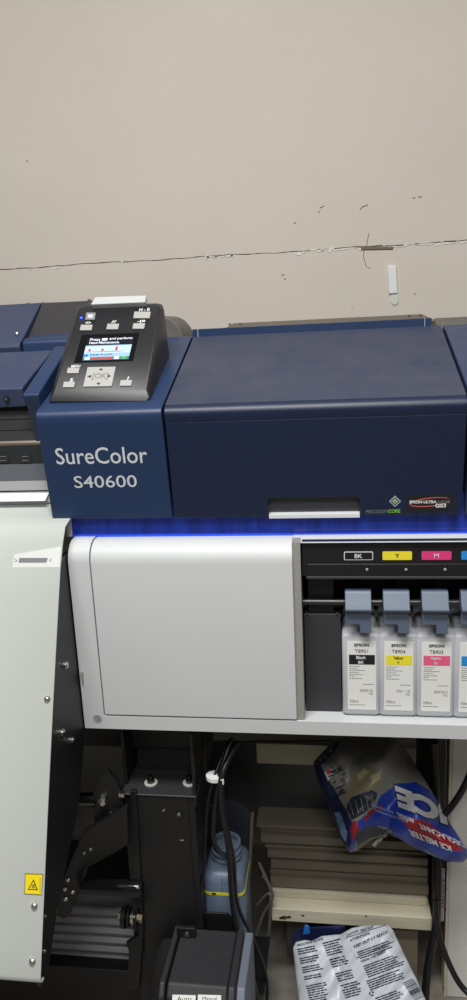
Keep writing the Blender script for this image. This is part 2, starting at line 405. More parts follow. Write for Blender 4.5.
# rear lip of the cover and the metal bar behind it
b = MB()
yl = 0.288
xl0 = P(192.5, 333, yl).x; xl1 = P(431.5, 325, yl).x
zl0 = lid_z(yl)-.004; zl1 = P(300, 324.2, yl+.004).z
b.box((xl0, yl, zl0), (xl1, yl+.014, zl1), NAVYSIDE)
b.box((xl0+.010, yl-.0015, zl0), (xl0+.0112, yl+.002, zl1+.0002), mat('scratch_white', (190,195,205), .5)); b.box((xl1-.0125, yl-.0015, zl0), (xl1-.0115, yl+.002, zl1+.0002), mat('scratch_white', (190,195,205), .5))
b.build('rear_lip', cv, bevel=0.0015)
b = MB()
ym = 0.33
BARM = mat('bronze_grey_bar', (112,104,92), 0.32, metal=0.7)
za = P(330, 325.5, ym).z; zb_ = P(330, 318.4, ym+.05).z
bx0 = P(220, 326, ym).x; bx1 = P(436, 318, ym).x
b.add([(bx0, ym, za), (bx1, ym, za), (bx1-.02, ym+.05, zb_), (bx0+.02, ym+.05, zb_), (bx0, ym, za-.004), (bx1, ym, za-.004), (bx1-.02, ym+.05, za-.004), (bx0+.02, ym+.05, za-.004)],
      [(0,1,2,3), (4,5,6,7), (0,1,5,4), (1,2,6,5), (2,3,7,6), (3,0,4,7)], BARM)
bar = b.build('rear_bar', pr, bevel=0.001)
b = MB()
Fb = Face((0, ym, za), (1,0,0), (0, .05, zb_-za))
for q in ((231, 322), (241.5, 321.6), (408.5, 313.6+.5), (419.5, 312.6)):
    u, v = Fb.px(*q); v = max(.008, min(v, .042)); c = Fb.pt(u, v); b = MB(); b.lathe(c, c+Fb.N*.003, [(0,.003),(.6,.003),(1,.0015)], STEEL, 12); b.build('bar_screw', bar)
# deck behind the lid
b = MB()
b.xprism([(0.302, ZFB+.1), (0.302, ZRE-.008), (0.36, ZRE-.012), (0.60, ZRE-.05), (0.60, ZFB-.25), (0.42, ZFB-.25)], XH0, XR, GRAPH)
b.build('rear_deck', pr, bevel=0.003)
# rear hoods peeping up at both ends of the bar
HOOD = mat('dusty_grey_hood', (96,93,88), .6, var=.12, vscale=40)
b = MB()
hx0 = P(150, 325, .36).x; hx1 = P(187, 338, .36).x
hz = P(170, 315.5, .36).z; hb = ZRE-.02
o = [(hx0, hb), (hx1, hb)] + [(hx1-.045+.045*math.cos(a), hb+.005+(hz-hb-.005)*math.sin(a)) for a in [k*math.pi/2/8 for k in range(9)]] + [(hx0, hz)]
b.yprism(o, .33, .45, HOOD); b.build('rear_hood', pr, bevel=0.006, seg=3)
b = MB()
hx0 = P(436, 330, .33).x; hz = P(448, 317.6, .36).z
b.xprism([(0.305, ZRE-.012), (0.33, P(460, 326, .33).z), (.37, hz), (.45, hz-.01), (.45, ZRE-.02)], hx0, XR, HOOD); b.build('rear_hood', pr, bevel=0.006, seg=3)
# right end cap
b = MB()
b.xprism([(y+.003, z-.001) for y, z in front_prof()], XC1+.006, XR+.05, NAVYD)
b.build('end_cap', pr, bevel=0.003)
# frame below the navy cover: blue film covered strip
b = MB()
zs0 = ZT-.001; zs1 = ZFB+.03
xs0 = P(72, 530, .045).x
b.box((xs0, .045, zs0), (XR, .060, zs1), BLUEF)
b.box((xs0, .0425, zs0), (XR, .046, zs0+.004), mat('film_bright_edge', (40,84,240), .2))  # brighter blue line along the foot of the strip
b.build('blue_film_strip', pr)
b = MB(); q0 = P(63.5, 519, .04); q1 = P(72.5, 537, .04)
b.box((q0.x, .040, q1.z), (q1.x-.001, .060, q0.z+.01), mat('bracket_plastic', (196,196,192), .5))
b.box((q0.x, .0385, q1.z), (q0.x+.004, .045, q0.z+.01), mat('bracket_shade', (140,138,132), .5))
b.build('end_bracket', pr, bevel=.001)

# lettering and badges on the navy front
b = MB(); b.textpx(Ffr, 'SureColor', (57, 464.5), (148, 463), 16.5, INKS, o=.0004, bold=.006); b.build('model_name', hs, smooth=0)
b = MB(); b.textpx(Ffr, 'S40600', (75, 488), (137.5, 487), 12, INKS, o=.0004, bold=.004); b.build('model_number', hs, smooth=0)
b = MB()
b.textpx(Ffr, 'PRECISION', (366, 513.5), (387.5, 513), 3.6, mat('letter_grey', (120,126,136), .5)); b.textpx(Ffr, 'CORE', (388.2, 513), (400.3, 512.7), 3.7, GREEN, bold=.03)
def diamond(cx, cy, rx, ry): return [(cx, cy+ry), (cx+rx, cy), (cx, cy-ry), (cx-rx, cy)]
b.slabpx(Ffr, diamond(395, 501.2, 6.0, 5.6), .0003, mat('logo_silver', (170,174,178), .4)); b.slabpx(Ffr, diamond(395, 501.2, 4.3, 4.0), .0005, NAVY)
b.slabpx(Ffr, diamond(395, 501.2, 3.0, 2.8), .0007, mat('logo_silver', (170,174,178), .4)); b.slabpx(Ffr, diamond(395, 501.2, 1.9, 1.8), .0009, GREEN)
b.build('print_head_emblem', cv, smooth=0)
b = MB()
b.slabpx(Ffr, [(407.3, 511), (453, 510), (453.5, 494), (407.3, 495)], .0003, INKB)
b.textpx(Ffr, 'EPSON ULTRA', (409.5, 503.4), (436.5, 503.2), 3.0, INKW, o=.0007, bold=.04); b.textpx(Ffr, 'CHROME', (437, 503.2), (450, 503), 2.8, mat('letter_dim', (130,130,134), .5), o=.0007)
b.textpx(Ffr, 'GS3', (435, 507.6), (446, 507.2), 4.0, INKW, o=.0007, bold=.04)
SW = mat('swoosh_red', (226,110,104), .5); ring = []
for k in range(44):
    a0 = math.radians(20+k*7.2); a1 = math.radians(20+(k+1)*7.2)
    w0 = .25+.5*abs(math.sin(a0/2)); w1 = .25+.5*abs(math.sin(a1/2))
    def e(a, d): 
        x = (20.5+d)*math.cos(a); y = (4.3+d)*math.sin(a); t = math.radians(-6)
        return (430+x*math.cos(t)-y*math.sin(t), 502.0+x*math.sin(t)+y*math.cos(t))
    b.slabpx(Ffr, [e(a0, 0), e(a1, 0), e(a1, -w1), e(a0, -w0)], .0003, SW, o=.0003)
b.build('ink_badge', cv, smooth=0)

# ---- black control panel
pb, ptp = P(98, 396, 0.026), P(120, 305, 0.185)
Fp = Face(pb, (1, 0, 0), ptp-pb)
fo = [(54, 391.5), (143, 391), (147, 389), (160.5, 310), (159, 306.5), (156, 305.5), (85, 306.8), (80.5, 308.5), (78.3, 312)]
fuv = [Fp.px(*p) for p in fo]
so_ = [(48.5, 402.5), (146, 402), (150.5, 398), (164, 309.5), (162.5, 304.5), (158, 303), (83.5, 304.2), (77.5, 306), (75, 311)]
b = MB()
front = [Fp.pt(u, v) for u, v in fuv]
def drop(p): return Vector((p.x, p.y+.012, min(p.z-.004, lid_z(p.y)-.004)))
cu = sum(u for u, v in fuv)/len(fuv); cvv = sum(v for u, v in fuv)/len(fuv)
def outp(u, v, k): 
    return (cu+(u-cu)*k[0], cvv+(v-cvv)*k[1])
Fp2 = Face(Fp.pt(0, 0, -.009), Fp.U, Fp.V)
skirt = [Fp2.pt(*Fp2.px(*p)) for p in so_]
base = []
for p in skirt: base.append(Vector((p.x, min(p.y+.02, .27), min(p.z-.004, lid_z(min(p.y+.02, .27))-.006))))
b.loft([base, skirt, front], PANELB)
cp = b.build('control_panel', pr, bevel=.0055, seg=3, smooth=50)
b = MB()
Fs = Fp
def q(F_, pxs, m, t=.0008, o=0.0): b.slabpx(F_, pxs, t, m, o)
q(Fp, [(74, 363), (133, 361), (139.5, 333), (82, 335)], GLOSSB, .0006)
SCR = mat('screen_pale_blue', (150,186,214), .3, emit=.08); SCD = mat('screen_dark', (16,20,34), .3, emit=.08); SCW = mat('screen_white', (225,232,240), .3, emit=.08)
SCR2 = mat('screen_bright', (182,206,226), .3, emit=.08); SCG = mat('screen_green', (90,170,90), .3, emit=.08); SCRED = mat('screen_red', (206,70,60), .3, emit=.08); SCB = mat('screen_blue', (40,130,225), .3, emit=.08)
A, B_, C_, D_ = (82.5, 361.0), (128.5, 359.5), (134, 337), (88, 338.5)
def bl(s, t): return tuple((A[i]*(1-s)+B_[i]*s)*(1-t) + (D_[i]*(1-s)+C_[i]*s)*t for i in (0, 1))
def sq(s0, t0, s1, t1, m, o): q(Fp, [bl(s0, t0), bl(s1, t0), bl(s1, t1), bl(s0, t1)], m, .0003, o)
sq(0, 0, 1, 1, SCR, .0006); sq(0, .66, 1, 1, SCD, .0008); sq(0, .30, 1, .62, SCR2, .0008); sq(0, 0, 1, .14, mat('screen_bar', (70,120,130), .3, emit=.08), .0008)
sq(.0, .17, .10, .27, SCB, .0010)
for k, m in enumerate((SCW, SCRED, SCRED, SCRED, SCW, SCG)): sq(.04+k*.16, .02, .15+k*.16, .13, m, .0011)
for k in (.08, .36, .66): sq(k, .40, k+.05, .50 if k < .6 else .58, SCRED, .0011)
sq(.05, .36, .85, .375, mat('screen_line', (90,110,140), .3, emit=.08), .0011)
def st(s, s0, t0, s1, h, m): b.textpx(Fp, s, bl(s0, t0), bl(s1, t0), h, m, o=.0013, bold=.02)
st('Press', .06, .86, .28, 2.6, SCW); sq(.32, .86, .44, .96, SCW, .0011); st('and perform', .48, .86, .98, 2.9, SCW); st('Head Maintenance.', .06, .72, .72, 2.4, SCW)
st('Ready to print', .14, .19, .62, 2.0, mat('screen_text', (60,90,140), .3, emit=.08))
b.build('screen', cp, smooth=0)
ICON = INKW
def button(pxs, m, icons=(), name='button', lab=None):
    global b
    b = MB(); b.slabpx(Fp, pxs, .0022, m)
    for ic in icons: ic()
    o = b.build(name, cp, bevel=.0006, smooth=0)
    if lab: o['label'] = lab
def para(x0, y0, x1, y1, sk=2.0): return [(x0, y1), (x1-sk*.6, y1), (x1, y0), (x0+sk*.6, y0)]
def ictext(s, pl, pr_, h, m=ICON, o=.0004): return lambda: b.textpx(Fp, s, pl, pr_, h, m, o=o, bold=.03)
button(para(85.5, 313.5, 96, 320.5), BTND, [lambda: b.slabpx(Fp, para(88, 315.5, 93.5, 318.8, 1), .0004, mat('power_mark', (205,205,208), .5), o=.0022)], lab='dim grey power button')
button(para(80, 325.5, 93, 331), BTN, [ictext('<>', (85, 324), (90.5, 324), 2.4)])
button(para(106.5, 324.5, 119.5, 330), BTN, [ictext('//', (111, 323.2), (116, 323.2), 2.6)])
button(para(133.5, 312.5, 151, 319), BTN, [ictext('H - B', (139, 311.3), (149.5, 311), 2.8)])
button(para(132.5, 324, 145.5, 329.5), BTN, [ictext('-[8', (137, 323), (145, 322.7), 2.6)])
button(para(67, 368.5, 80, 374), BTN, [ictext('MENU', (71, 367.6), (80, 367.3), 2.4)])
button(para(63, 382.5, 75.5, 388), BTN, [ictext('5', (69.5, 381.8), (72.6, 381.8), 3.2)])
button(para(120, 381, 132.5, 386.6), BTN, [ictext('f', (126.8, 380.4), (128.6, 380.4), 3.6)])
button([(83.5, 387.5), (112, 387), (116, 367.5), (88, 368)], BTN, [
    lambda: b.textpx(Fp, '[OK]', (92, 381), (107.5, 380.7), 6.5, INKG, o=.0026),
    lambda: b.slabpx(Fp, [(99, 371.3), (103.5, 371.2), (101.6, 369)], .0003, INKB, o=.0022),
    lambda: b.slabpx(Fp, [(96.8, 383.7), (98.6, 386.2), (101.2, 383.6)], .0003, INKB, o=.0022),
    lambda: b.slabpx(Fp, [(87.4, 377.4), (91, 379), (91.5, 375.9)], .0003, INKB, o=.0022),
    lambda: b.slabpx(Fp, [(107.6, 378.7), (111.6, 377), (108.2, 375.5)], .0003, INKB, o=.0022)], name='arrow_pad', lab='square pale pad lettered OK with four arrows')
b = MB(); u, v = Fp.px(81.3, 318); c = Fp.pt(u, v); b.lathe(c, c+Fp.N*.002, [(0, .0022), (.6, .0022), (1, .001)], mat('led_blue', (40,70,255), .3, emit=3.0), 14); b.build('power_lamp', cp)
b = MB()
Lm = mat('alert_lamp_white', (196,200,198), .3)
b.slabpx(Fp, [(92, 308.6), (146.5, 306.3), (147.5, 299.5), (96.5, 301.2)], .012, Lm, o=-.002)
b.build('alert_lamp_bar', cp, bevel=.002)

# ---- centre section at the left: covers, platen and paper
XE = P(52, 505, .03).x + .002
XW = -1.75
XI = P(60, 346, .20).x                         # inner end of the centre covers
b = MB()
# front cover
zc0 = P(10, 407.5, .055).z; zc1 = P(10, 387, .05).z
pc = [(0.058, zc0), (0.05, zc1-.003), (0.054, zc1), yz(10, 352, .20), (.24, P(10, 352, .20).z-.02), (.24, zc0), (.10, zc0-.002)]
xc = P(23, 395, .05).x
b.xprism(pc, XW, xc, NAVYD)
cc = b.build('centre_cover', pr, bevel=.003, seg=3)
b = MB(); c = P(7, 398.8, .054); b.cyl(c+Vector((0,.003,0)), c+Vector((0,-.004,0)), .0045, BLACK); b.cyl(c+Vector((0,-.003,0)), c+Vector((0,-.0045,0)), .002, STEEL, 10); b.build('latch_hole', cc)
# wedge shaped end bracket between the centre cover and control housing
b = MB()
zt0 = P(23, 393, .03).z
xw0 = P(22.5, 394, .03).x; e1_ = PX(27, 408, xw0); e2_ = PX(50, 500, xw0)
pw = [(e1_.y, e1_.z), (0.030, zt0-.012), (0.028, zt0-.003), (0.033, zt0), yz(60, 346, .19), (.22, P(60, 346, .19).z-.02), (.22, e2_.z), (e2_.y, e2_.z)]
xw1 = XH0-.002
b.xprism(pw, xw0, xw1, NAVYSIDE)
b.build('side_bracket', pr, bevel=.003, seg=3)
# rounded rail behind the cover
b = MB()
zr1 = P(45, 338.5, .23).z
rr = .010
b.xprism([(.226+rr-rr*math.cos(a), zr1-rr+rr*math.sin(a)) for a in [k*math.pi/2/6 for k in range(7)]] + [(.30, zr1+.012), (.30, zr1-.06), (.226, zr1-.06)], P(24, 345, .23).x, P(75, 345, .23).x+.05, NAVYSIDE)
b.build('rear_rail', pr)
# top covers
zq0 = P(10, 341, .24).z; zq1 = P(10, 304.5, .36).z
pt_ = [(.236, zq0-.03), (.232, zq0-.012), (.236, zq0-.003), (.246, zq0+.001), (.36, zq1), (.60, zq1+.01), (.60, zq0-.05)]
xt = P(21.5, 338, .245).x
b = MB(); b.xprism(pt_, XW, xt, NAVYD); tc = b.build('top_cover', pr, bevel=.002)
Ft = Face((0, .246, zq0+.001), (1,0,0), (0, .36-.246, zq1-zq0-.001))
b = MB()
for qx, qy in ((17, 333.8),): 
    u, v = Ft.px(qx, qy); c = Ft.pt(u, v); b.lathe(c, c+Ft.N*.004, [(0,.004),(.6,.004),(1,.002)], STEEL, 14)
b.build('cover_screw', tc)
b = MB(); pe = [(y+.002, z-.002) for y, z in pt_]
pe = [(.30, zq0-.03), (.262, zq0-.002), (.36, zq1-.001), (.60, zq1+.008), (.60, zq0-.05)]
b.xprism(pe, xt+.0012, P(95, 310, .34).x, GRAPH); b.build('top_end_panel', pr, bevel=.002)
b = MB()
for qx, qy, m in ((43, 303, STEEL), (28, 304, INKB), (89.5, 300, STEEL)):
    c = P(qx, qy+1.5, .365); b = MB(); b.lathe(c, c+Vector((0,0,.005)), [(0,.004),(.6,.004),(1,.002)], m, 12); b.build('rear_screw', pr)
# platen bands set forward as a smoked window so light reaches them; pinch rollers
b = MB()
GU = mat('dark_guide_gloss', (66,66,66), .25, metal=.3); GU2 = mat('dark_guide', (40,42,44), .4); GU3 = mat('platen_grey', (92,96,102), .4)
def ip(y, Y): return yz(20, y, Y)
def strip(rows, m, x1):
    vs = []
    for (y, z) in rows: vs += [(XW, y, z), (x1, y, z)]
    b.add(vs, [(2*i, 2*i+1, 2*i+3, 2*i+2) for i in range(len(rows)-1)], m)
xe = XE
strip([ip(406, .075), ip(412, .070), ip(418.5, .068), ip(419.2, .074), ip(420, .068), ip(429.5, .066), ip(430.2, .072), ip(431, .066), ip(441, .062)], GU, xe)
strip([ip(441, .062), ip(443, .060), ip(445, .061)], mat('guide_light_edge', (150,140,126), .3, metal=.6), xe)
strip([ip(445, .061), ip(464, .060)], GU2, xe)
strip([ip(464, .060), ip(481, .056)], GU3, xe)
strip([ip(481, .056), ip(490.5, .052)], mat('platen_pale', (160,162,162), .35), xe)
strip([ip(490.5, .052), ip(491.3, .058), ip(492, .052)], GU2, xe)
strip([ip(492, .052), ip(502, .046), ip(504, .05)], mat('platen_pale', (160,162,162), .35), xe)
pl = b.build('platen', pr, smooth=0)
so = pl.modifiers.new('thickness', 'SOLIDIFY'); so.thickness = .002; so.offset = 0
b = MB(); 
for xx in (2, 24): 
    c0 = P(xx-4, 463, .058); c1 = P(xx+7, 455, .058); b.box((c0.x, .0575, c0.z), (c1.x, .064, c1.z), GU2)
    for yy in (457, 461): 
        e0 = P(xx-2, yy, .057); e1 = P(xx+4, yy-.8, .057); b.box((e0.x, .0568, e0.z), (e1.x, .058, e1.z), INKG)
b.build('pinch_roller', pl)
b = MB()
b.add([(XW, *ip(493.3, .048)), (P(49, 493, .048).x, *ip(493.3, .048)), (P(45, 500, .038).x, *ip(501.3, .038)), (XW, *ip(501.8, .038))], [(0,1,2,3)], mat('media_white', (236,238,240), .5))
md = b.build('printing_paper', None, smooth=0); tag(md, 'edge of white printing paper lying in the slot above the white heater sheet', 'paper')
so = md.modifiers.new('thickness', 'SOLIDIFY'); so.thickness = .0004; so.offset = 1

# ---- white curved heater sheet
XS = XL + .0015
edge = [(69, 506, .020), (66.5, 520), (65.2, 526), (63, 540), (62.2, 546), (61, 560), (60, 570), (58.5, 592), (58, 600), (55.5, 645), (53, 700), (49, 760), (46.6, 810), (45, 850), (43, 915), (41.3, 965), (40.3, 978)]
pr_pts = [(.050, P(20, 503.2, .050).z), (.034, P(20, 516.5, .034).z)]
for e_ in edge[2:]:
    p = PX(e_[0], e_[1], XS); pr_pts.append((p.y, p.z))
# smooth the traced profile below the creases
ys = [p for p in pr_pts]
sm = ys[:7]
y0, z0_ = ys[6]; y1, z1_ = ys[-1]; ym_, zm_ = ys[10]
for k in range(1, 15):
    t = k/14; z = z0_ + (z1_-z0_)*t
    L0 = (z-zm_)*(z-z1_)/((z0_-zm_)*(z0_-z1_)); L1 = (z-z0_)*(z-z1_)/((zm_-z0_)*(zm_-z1_)); L2 = (z-z0_)*(z-zm_)/((z1_-z0_)*(z1_-zm_))
    sm.append((y0*L0+ym_*L1+y1*L2, z))
ly, lz = sm[-1]
sm += [(ly-.001, lz-.006), (ly+.003, lz-.012), (ly+.008, lz-.014), (ly+.012, lz-.0135)]
HP = sm
b = MB(); vs = []
for y, z in HP: vs += [(XW, y, z), (XS, y, z)]
b.add(vs, [(2*i, 2*i+1, 2*i+3, 2*i+2) for i in range(len(HP)-1)], SHEET)
he = b.build('heater_sheet', pr, smooth=12)
so = he.modifiers.new('thickness', 'SOLIDIFY'); so.thickness = .0025; so.offset = -1
def sheet_pt(x, y, off=.0):
    """point on the sheet seen at a photograph position"""
    d = ray(x, y); best = None
    for (a, c) in zip(HP, HP[1:]):
        # intersect with the strip plane through a, c along X
        ny, nz = -(c[1]-a[1]), (c[0]-a[0]); den = d.y*ny + d.z*nz
        if abs(den) < 1e-9: continue
        t = ((a[0]-CAM.y)*ny + (a[1]-CAM.z)*nz)/den; p = CAM+d*t
        if min(a[1], c[1])-1e-5 <= p.z <= max(a[1], c[1])+1e-5 and t > 0:
            n_ = Vector((0, ny, nz)).normalized()
            if n_.y > 0: n_ = -n_
            if best is None or t < best[0]: best = (t, p, n_)
    return best[1], best[2]
p, n_ = sheet_pt(35, 885); Fh = Face(p, (1,0,0), Vector((0, n_.z, -n_.y)))
b = MB()
b.slabpx(Fh, [(24.3, 894), (42, 895), (43.3, 874), (25.3, 873.4)], .0006, INKB); b.slabpx(Fh, [(24.9, 893.4), (41.6, 894.3), (42.7, 874.6), (25.8, 874.1)], .0008, WARN)
b.slabpx(Fh, [(28, 889.5), (38.3, 890), (33.8, 879)], .0010, INKB); b.slabpx(Fh, [(29.4, 888.7), (36.9, 889), (33.7, 881)], .0012, WARN)
for k in range(3): b.slabpx(Fh, [(31.9+k*1.2, 888), (32.6+k*1.2, 888), (33+k*1.0, 884), (32.5+k*1.0, 884)], .0014, INKB)
for k in range(9): b.slabpx(Fh, [(39.9+.0*k, 892-k*1.7), (40.8, 892-k*1.7), (40.8, 891-k*1.7), (39.9, 891-k*1.7)], .0010, INKG)
b.build('warning_label', he, smooth=0)
for qx, qy in ((34.5, 906), (32.5, 961.5), (47.3, 699)):
    p, n_ = sheet_pt(qx, qy); b = MB(); b.lathe(p-n_*.001, p+n_*.0045, [(0,.0052),(.45,.0052),(.85,.0036),(1,.0015)], STEEL, 16)
    b.box(p+n_*.0042-Vector((.0028,.0006,.0006)), p+n_*.0048+Vector((.0028,.0006,.0006)), INKG); b.build('sheet_screw', he)
p, n_ = sheet_pt(35, 560); Fg = Face(p, (1,0,0), Vector((0, n_.z, -n_.y)))
b = MB(); GL = mat('gauge_label', (214,217,212), .4)
b.slabpx(Fg, [(12.5, 567.5), (59.5, 567), (61.5, 546.5), (14.6, 554.5)], .0005, GL)
b.slabpx(Fg, [(18.7, 562.7), (46.5, 562.7), (48, 558), (19.6, 558)], .0008, mat('gauge_window', (120,120,124), .5, var=.15, vscale=800))
b.textpx(Fg, '>', (14.6, 562.6), (17.2, 562.6), 4.0, INKG, o=.0008); b.textpx(Fg, '<', (49.3, 562.3), (51.6, 562.3), 4.0, INKG, o=.0008)
b.build('gauge_label', he, smooth=0)

# ---- black side plate of the heater, with screws
b = MB()
SP = [(y+.004, z) for y, z in HP[5:-3]]
lowz = HP[-5][1]
SPb = []
for qx, qy in ((41.5, 987), (49, 966), (53, 940), (58, 905), (66, 868), (80, 800), (84, 742)):
    p = PX(qx, qy, XS-.0035); SPb.append((p.y, p.z))
SPb += [(SPb[-1][0]+.01, ZB-.004), (.06, ZB-.004), (.06, HP[5][1])]
b.xprism(SP + SPb, XS-.010, XS-.0035, BLACKM); sp = b.build('heater_side_plate', pr, bevel=.001)
b = MB()
FX = XS-.0035
def xscrew(x, y, r=.0065, l=.006, nm='plate_screw'):
    b = MB(); p = PX(x, y, FX); b.lathe(p, p+Vector((l,0,0)), [(0,r),(.55,r),(.56,r*.75),(.9,r*.75),(1,r*.4)], STEEL, 14); b.build(nm, sp)
xscrew(64.5, 665); xscrew(61, 732.5); xscrew(71, 740, .005)
xscrew(44, 916, .003, .004); xscrew(43.5, 951, .003, .004)
# hidden black structure under the printer: beam, leg, foot
b = MB()
b.box((-1.6, .10, ZB-.10), (P(205, 760, .12).x, .30, ZB-.002), BLACKM)
b.box((-.36, .04, ZB-.02), (XR-.05, .42, ZB-.0005), BLACKM)
b.build('base_beam', pr, bevel=.004)
b = MB(); b.box((-1.6, .05, .0), (P(163, 985, .05).x, .42, P(80, 968, .05).z), BLACKM); b.build('stand_foot', pr, bevel=.004)
leg = MB()
y_ = .03
x0 = P(127, 850, y_).x; x1 = P(198, 850, y_).x; zt_ = P(160, 795, y_).z
leg.box((x0, y_, .05), (x1, y_+.14, zt_), BLACKM)
leg.box((x0+.018, y_-.003, .08), (x1-.012, y_+.001, zt_-.002), BLACKM)
lg = leg.build('stand_leg', pr, bevel=.004)
b = MB()
ytp = PZ(170, 771, zt_+.004).y
b.box((P(122, 795, y_).x, y_-.006, zt_), (P(197, 795, y_).x, y_+.16, zt_+.004), mat('mounting_plate_grey', (58,58,60), .4, metal=.2, bump=.2, bscale=300))
b.xprism([(y_+.07, zt_+.002), (y_+.10, ZB-.01), (y_+.16, ZB-.01), (y_+.16, zt_+.002)], x0+.01, x1+.01, BLACKM)
b.box((x0+.0, y_+.02, zt_+.004), (x0+.006, y_+.15, ZB-.02), BLACKM)
b.box((x1-.002, y_-.004, zt_-.02), (x1+.004, y_+.15, ZB-.02), BLACKM)
mp = b.build('mounting_plate', pr, bevel=.002)
for qx, qy in ((151, 780), (189.5, 780)):
    p = PZ(qx, qy+3, zt_+.004); b = MB(); up = Vector((0,0,1))
    b.cyl(p, p+up*.002, .0125, mat('zinc_washer', (205,205,198), .4, metal=.2), 20); b.cyl(p+up*.002, p+up*.009, .0075, mat('dark_nut', (90,90,88), .3, metal=1), 6); b.cyl(p+up*.009, p+up*.016, .0045, mat('dark_nut', (90,90,88), .3, metal=1), 12)
    b.build('plate_nut', mp)
b = MB(); p = P(179.5, 814, y_-.003); b.cyl(p, p+Vector((0,-.004,0)), .0055, mat('dark_nut', (90,90,88), .3, metal=1), 6); b.cyl(p+Vector((0,-.004,.003)), p+Vector((0,-.006,.003)), .003, INKG, 8); b.build('leg_bolt', lg)
b = MB(); p = P(164, 809.5, y_-.003); b.cyl(p, p+Vector((0,-.003,0)), .0022, STEEL, 10); b.build('leg_bolt', lg)
b = MB(); p = P(182, 840, y_-.003); b.box(p-Vector((.004,.002,.0006)), p+Vector((.004,.0,.0006)), INKG)
b.build('leg_bolt', lg)

# shaft with cam plate
b = MB(); ys_ = .02
p0 = P(77, 800, ys_); p1 = P(103, 800, ys_)
b.cyl((p0.x-.03, ys_, p0.z), (p1.x-.012, ys_, p1.z), .013, mat('shaft_steel', (90,90,92), .25, metal=1), 24)
sh = b.build('tension_shaft', pr)
b = MB()
cam_o = [P(x, y, ys_) for x, y in ((96, 822), (106, 826), (120, 812), (124, 796), (117, 778), (108, 768), (101, 775), (95, 790), (93, 806))]
b.loft([[p+Vector((0, d, 0)) for p in cam_o] for d in (-.008, .004)], BLACKM)
b.build('cam_plate', sh, bevel=.001)
b = MB(); p = P(101.5, 799.5, ys_-.008); b.lathe(p, p+Vector((.006,-.012,0)), [(0,.0075),(.7,.0075),(1,.005)], STEEL, 6); b.build('shaft_bolt', sh)
b = MB(); p = P(122, 794, ys_-.01); b.box(p-Vector((.005,.004,.004)), p+Vector((.005,.004,.003)), STEEL); b.build('shaft_bolt', sh)
b = MB(); p = P(115, 813, ys_-.008); b.cyl(p+Vector((-.008,-.002,0)), p+Vector((.008,-.004,0)), .006, mat('dark_nut', (90,90,88), .3, metal=1), 6)
b.build('shaft_bolt', sh)
# tension arm
b = MB(); ya = -.01
arm = [P(x, y, ya) for x, y in ((56, 903), (58, 915), (63, 920), (69, 917), (76, 900), (88, 868), (128, 846), (127, 806), (100, 822), (83, 832), (71, 860), (62, 882))]
b.loft([[p+Vector((0, d, 0)) for p in arm] for d in (0, .012)], BLACKM)
am = b.build('tension_arm', pr, bevel=.003)
for qx, qy, r in ((84.5, 853, .0028), (91, 849, .0028), (68.5, 879.5, .0042), (65.5, 888.5, .0045), (73, 891.5, .0042), (66, 898.5, .0045)):
    b = MB(); p = P(qx, qy, ya); b.lathe(p, p+Vector((0,-.004,0)), [(0,r),(.5,r),(1,r*.6)], STEEL if r > .003 else INKG, 12); b.build('arm_screw', am)
# glossy crank handle
b = MB(); yh = -.045
h0 = P(80, 887, yh); h1 = P(143, 888.5, yh)
b.lathe(h0, h1, [(0,.008),(.04,.0105),(.3,.0125),(.62,.0142),(.9,.0142),(.97,.0132),(1,.011)], GLOSSB, 28)
b.cyl(h0+Vector((.004,0,0)), h0+Vector((-.012,.03,0)), .006, BLACKM, 12)
b.build('crank_handle', pr, smooth=50)
# hinge bolt with washers at the right of the crossbeam
b = MB(); yk = -.005
k0 = P(119, 916, yk); 
for dx, l, r, m in ((0.0, .006, .008, mat('brass_nut', (176,166,130), .3, metal=1)), (.007, .008, .020, BLACKM), (.018, .004, .017, BLACKM), (.024, .006, .012, STEEL), (.034, .003, .016, BLACKM), (.037, .009, .009, mat('brass_nut', (176,166,130), .3, metal=1))):
    b.cyl(k0+Vector((dx,0,0)), k0+Vector((dx+l,0,0)), r, m, 6 if 'nut' in m.name else 22)
b.cyl(k0, k0+Vector((.044,0,0)), .004, STEEL, 12)
b.build('hinge_bolt', pr)
b = MB(); b.yprism([(P(x, y, 0).x, P(x, y, 0).z) for x, y in ((127, 798), (133, 798), (141, 940), (136, 1000), (124, 1000), (126, 960), (123, 952), (136, 945), (132, 905))], .02, .028, BLACKM); b.build('leg_bracket', pr, bevel=.001)
# ribbed aluminium crossbeam
b = MB(); RB = mat('ribbed_aluminium', (128,128,130), .4, metal=.25, var=.1, vscale=60, stretch=(.3,8,8))
yb2 = .08; zt2 = P(95, 908, yb2).z; zb2 = P(95, 963, yb2).z; N = 6
pp = [(yb2+.06, zt2), (yb2+.004, zt2)]
for k in range(N):
    za_ = zt2+(zb2-zt2)*k/N; zc_ = zt2+(zb2-zt2)*(k+1)/N; h = za_-zc_
    pp += [(yb2, za_-h*.12), (yb2-.004, za_-h*.45), (yb2, za_-h*.82), (yb2+.008, za_-h*.86), (yb2+.008, za_-h*.97)]
pp += [(yb2+.004, zb2), (yb2+.06, zb2)]
b.xprism(pp, -1.5, P(134, 930, yb2).x, RB); b.build('crossbeam', pr, smooth=20)
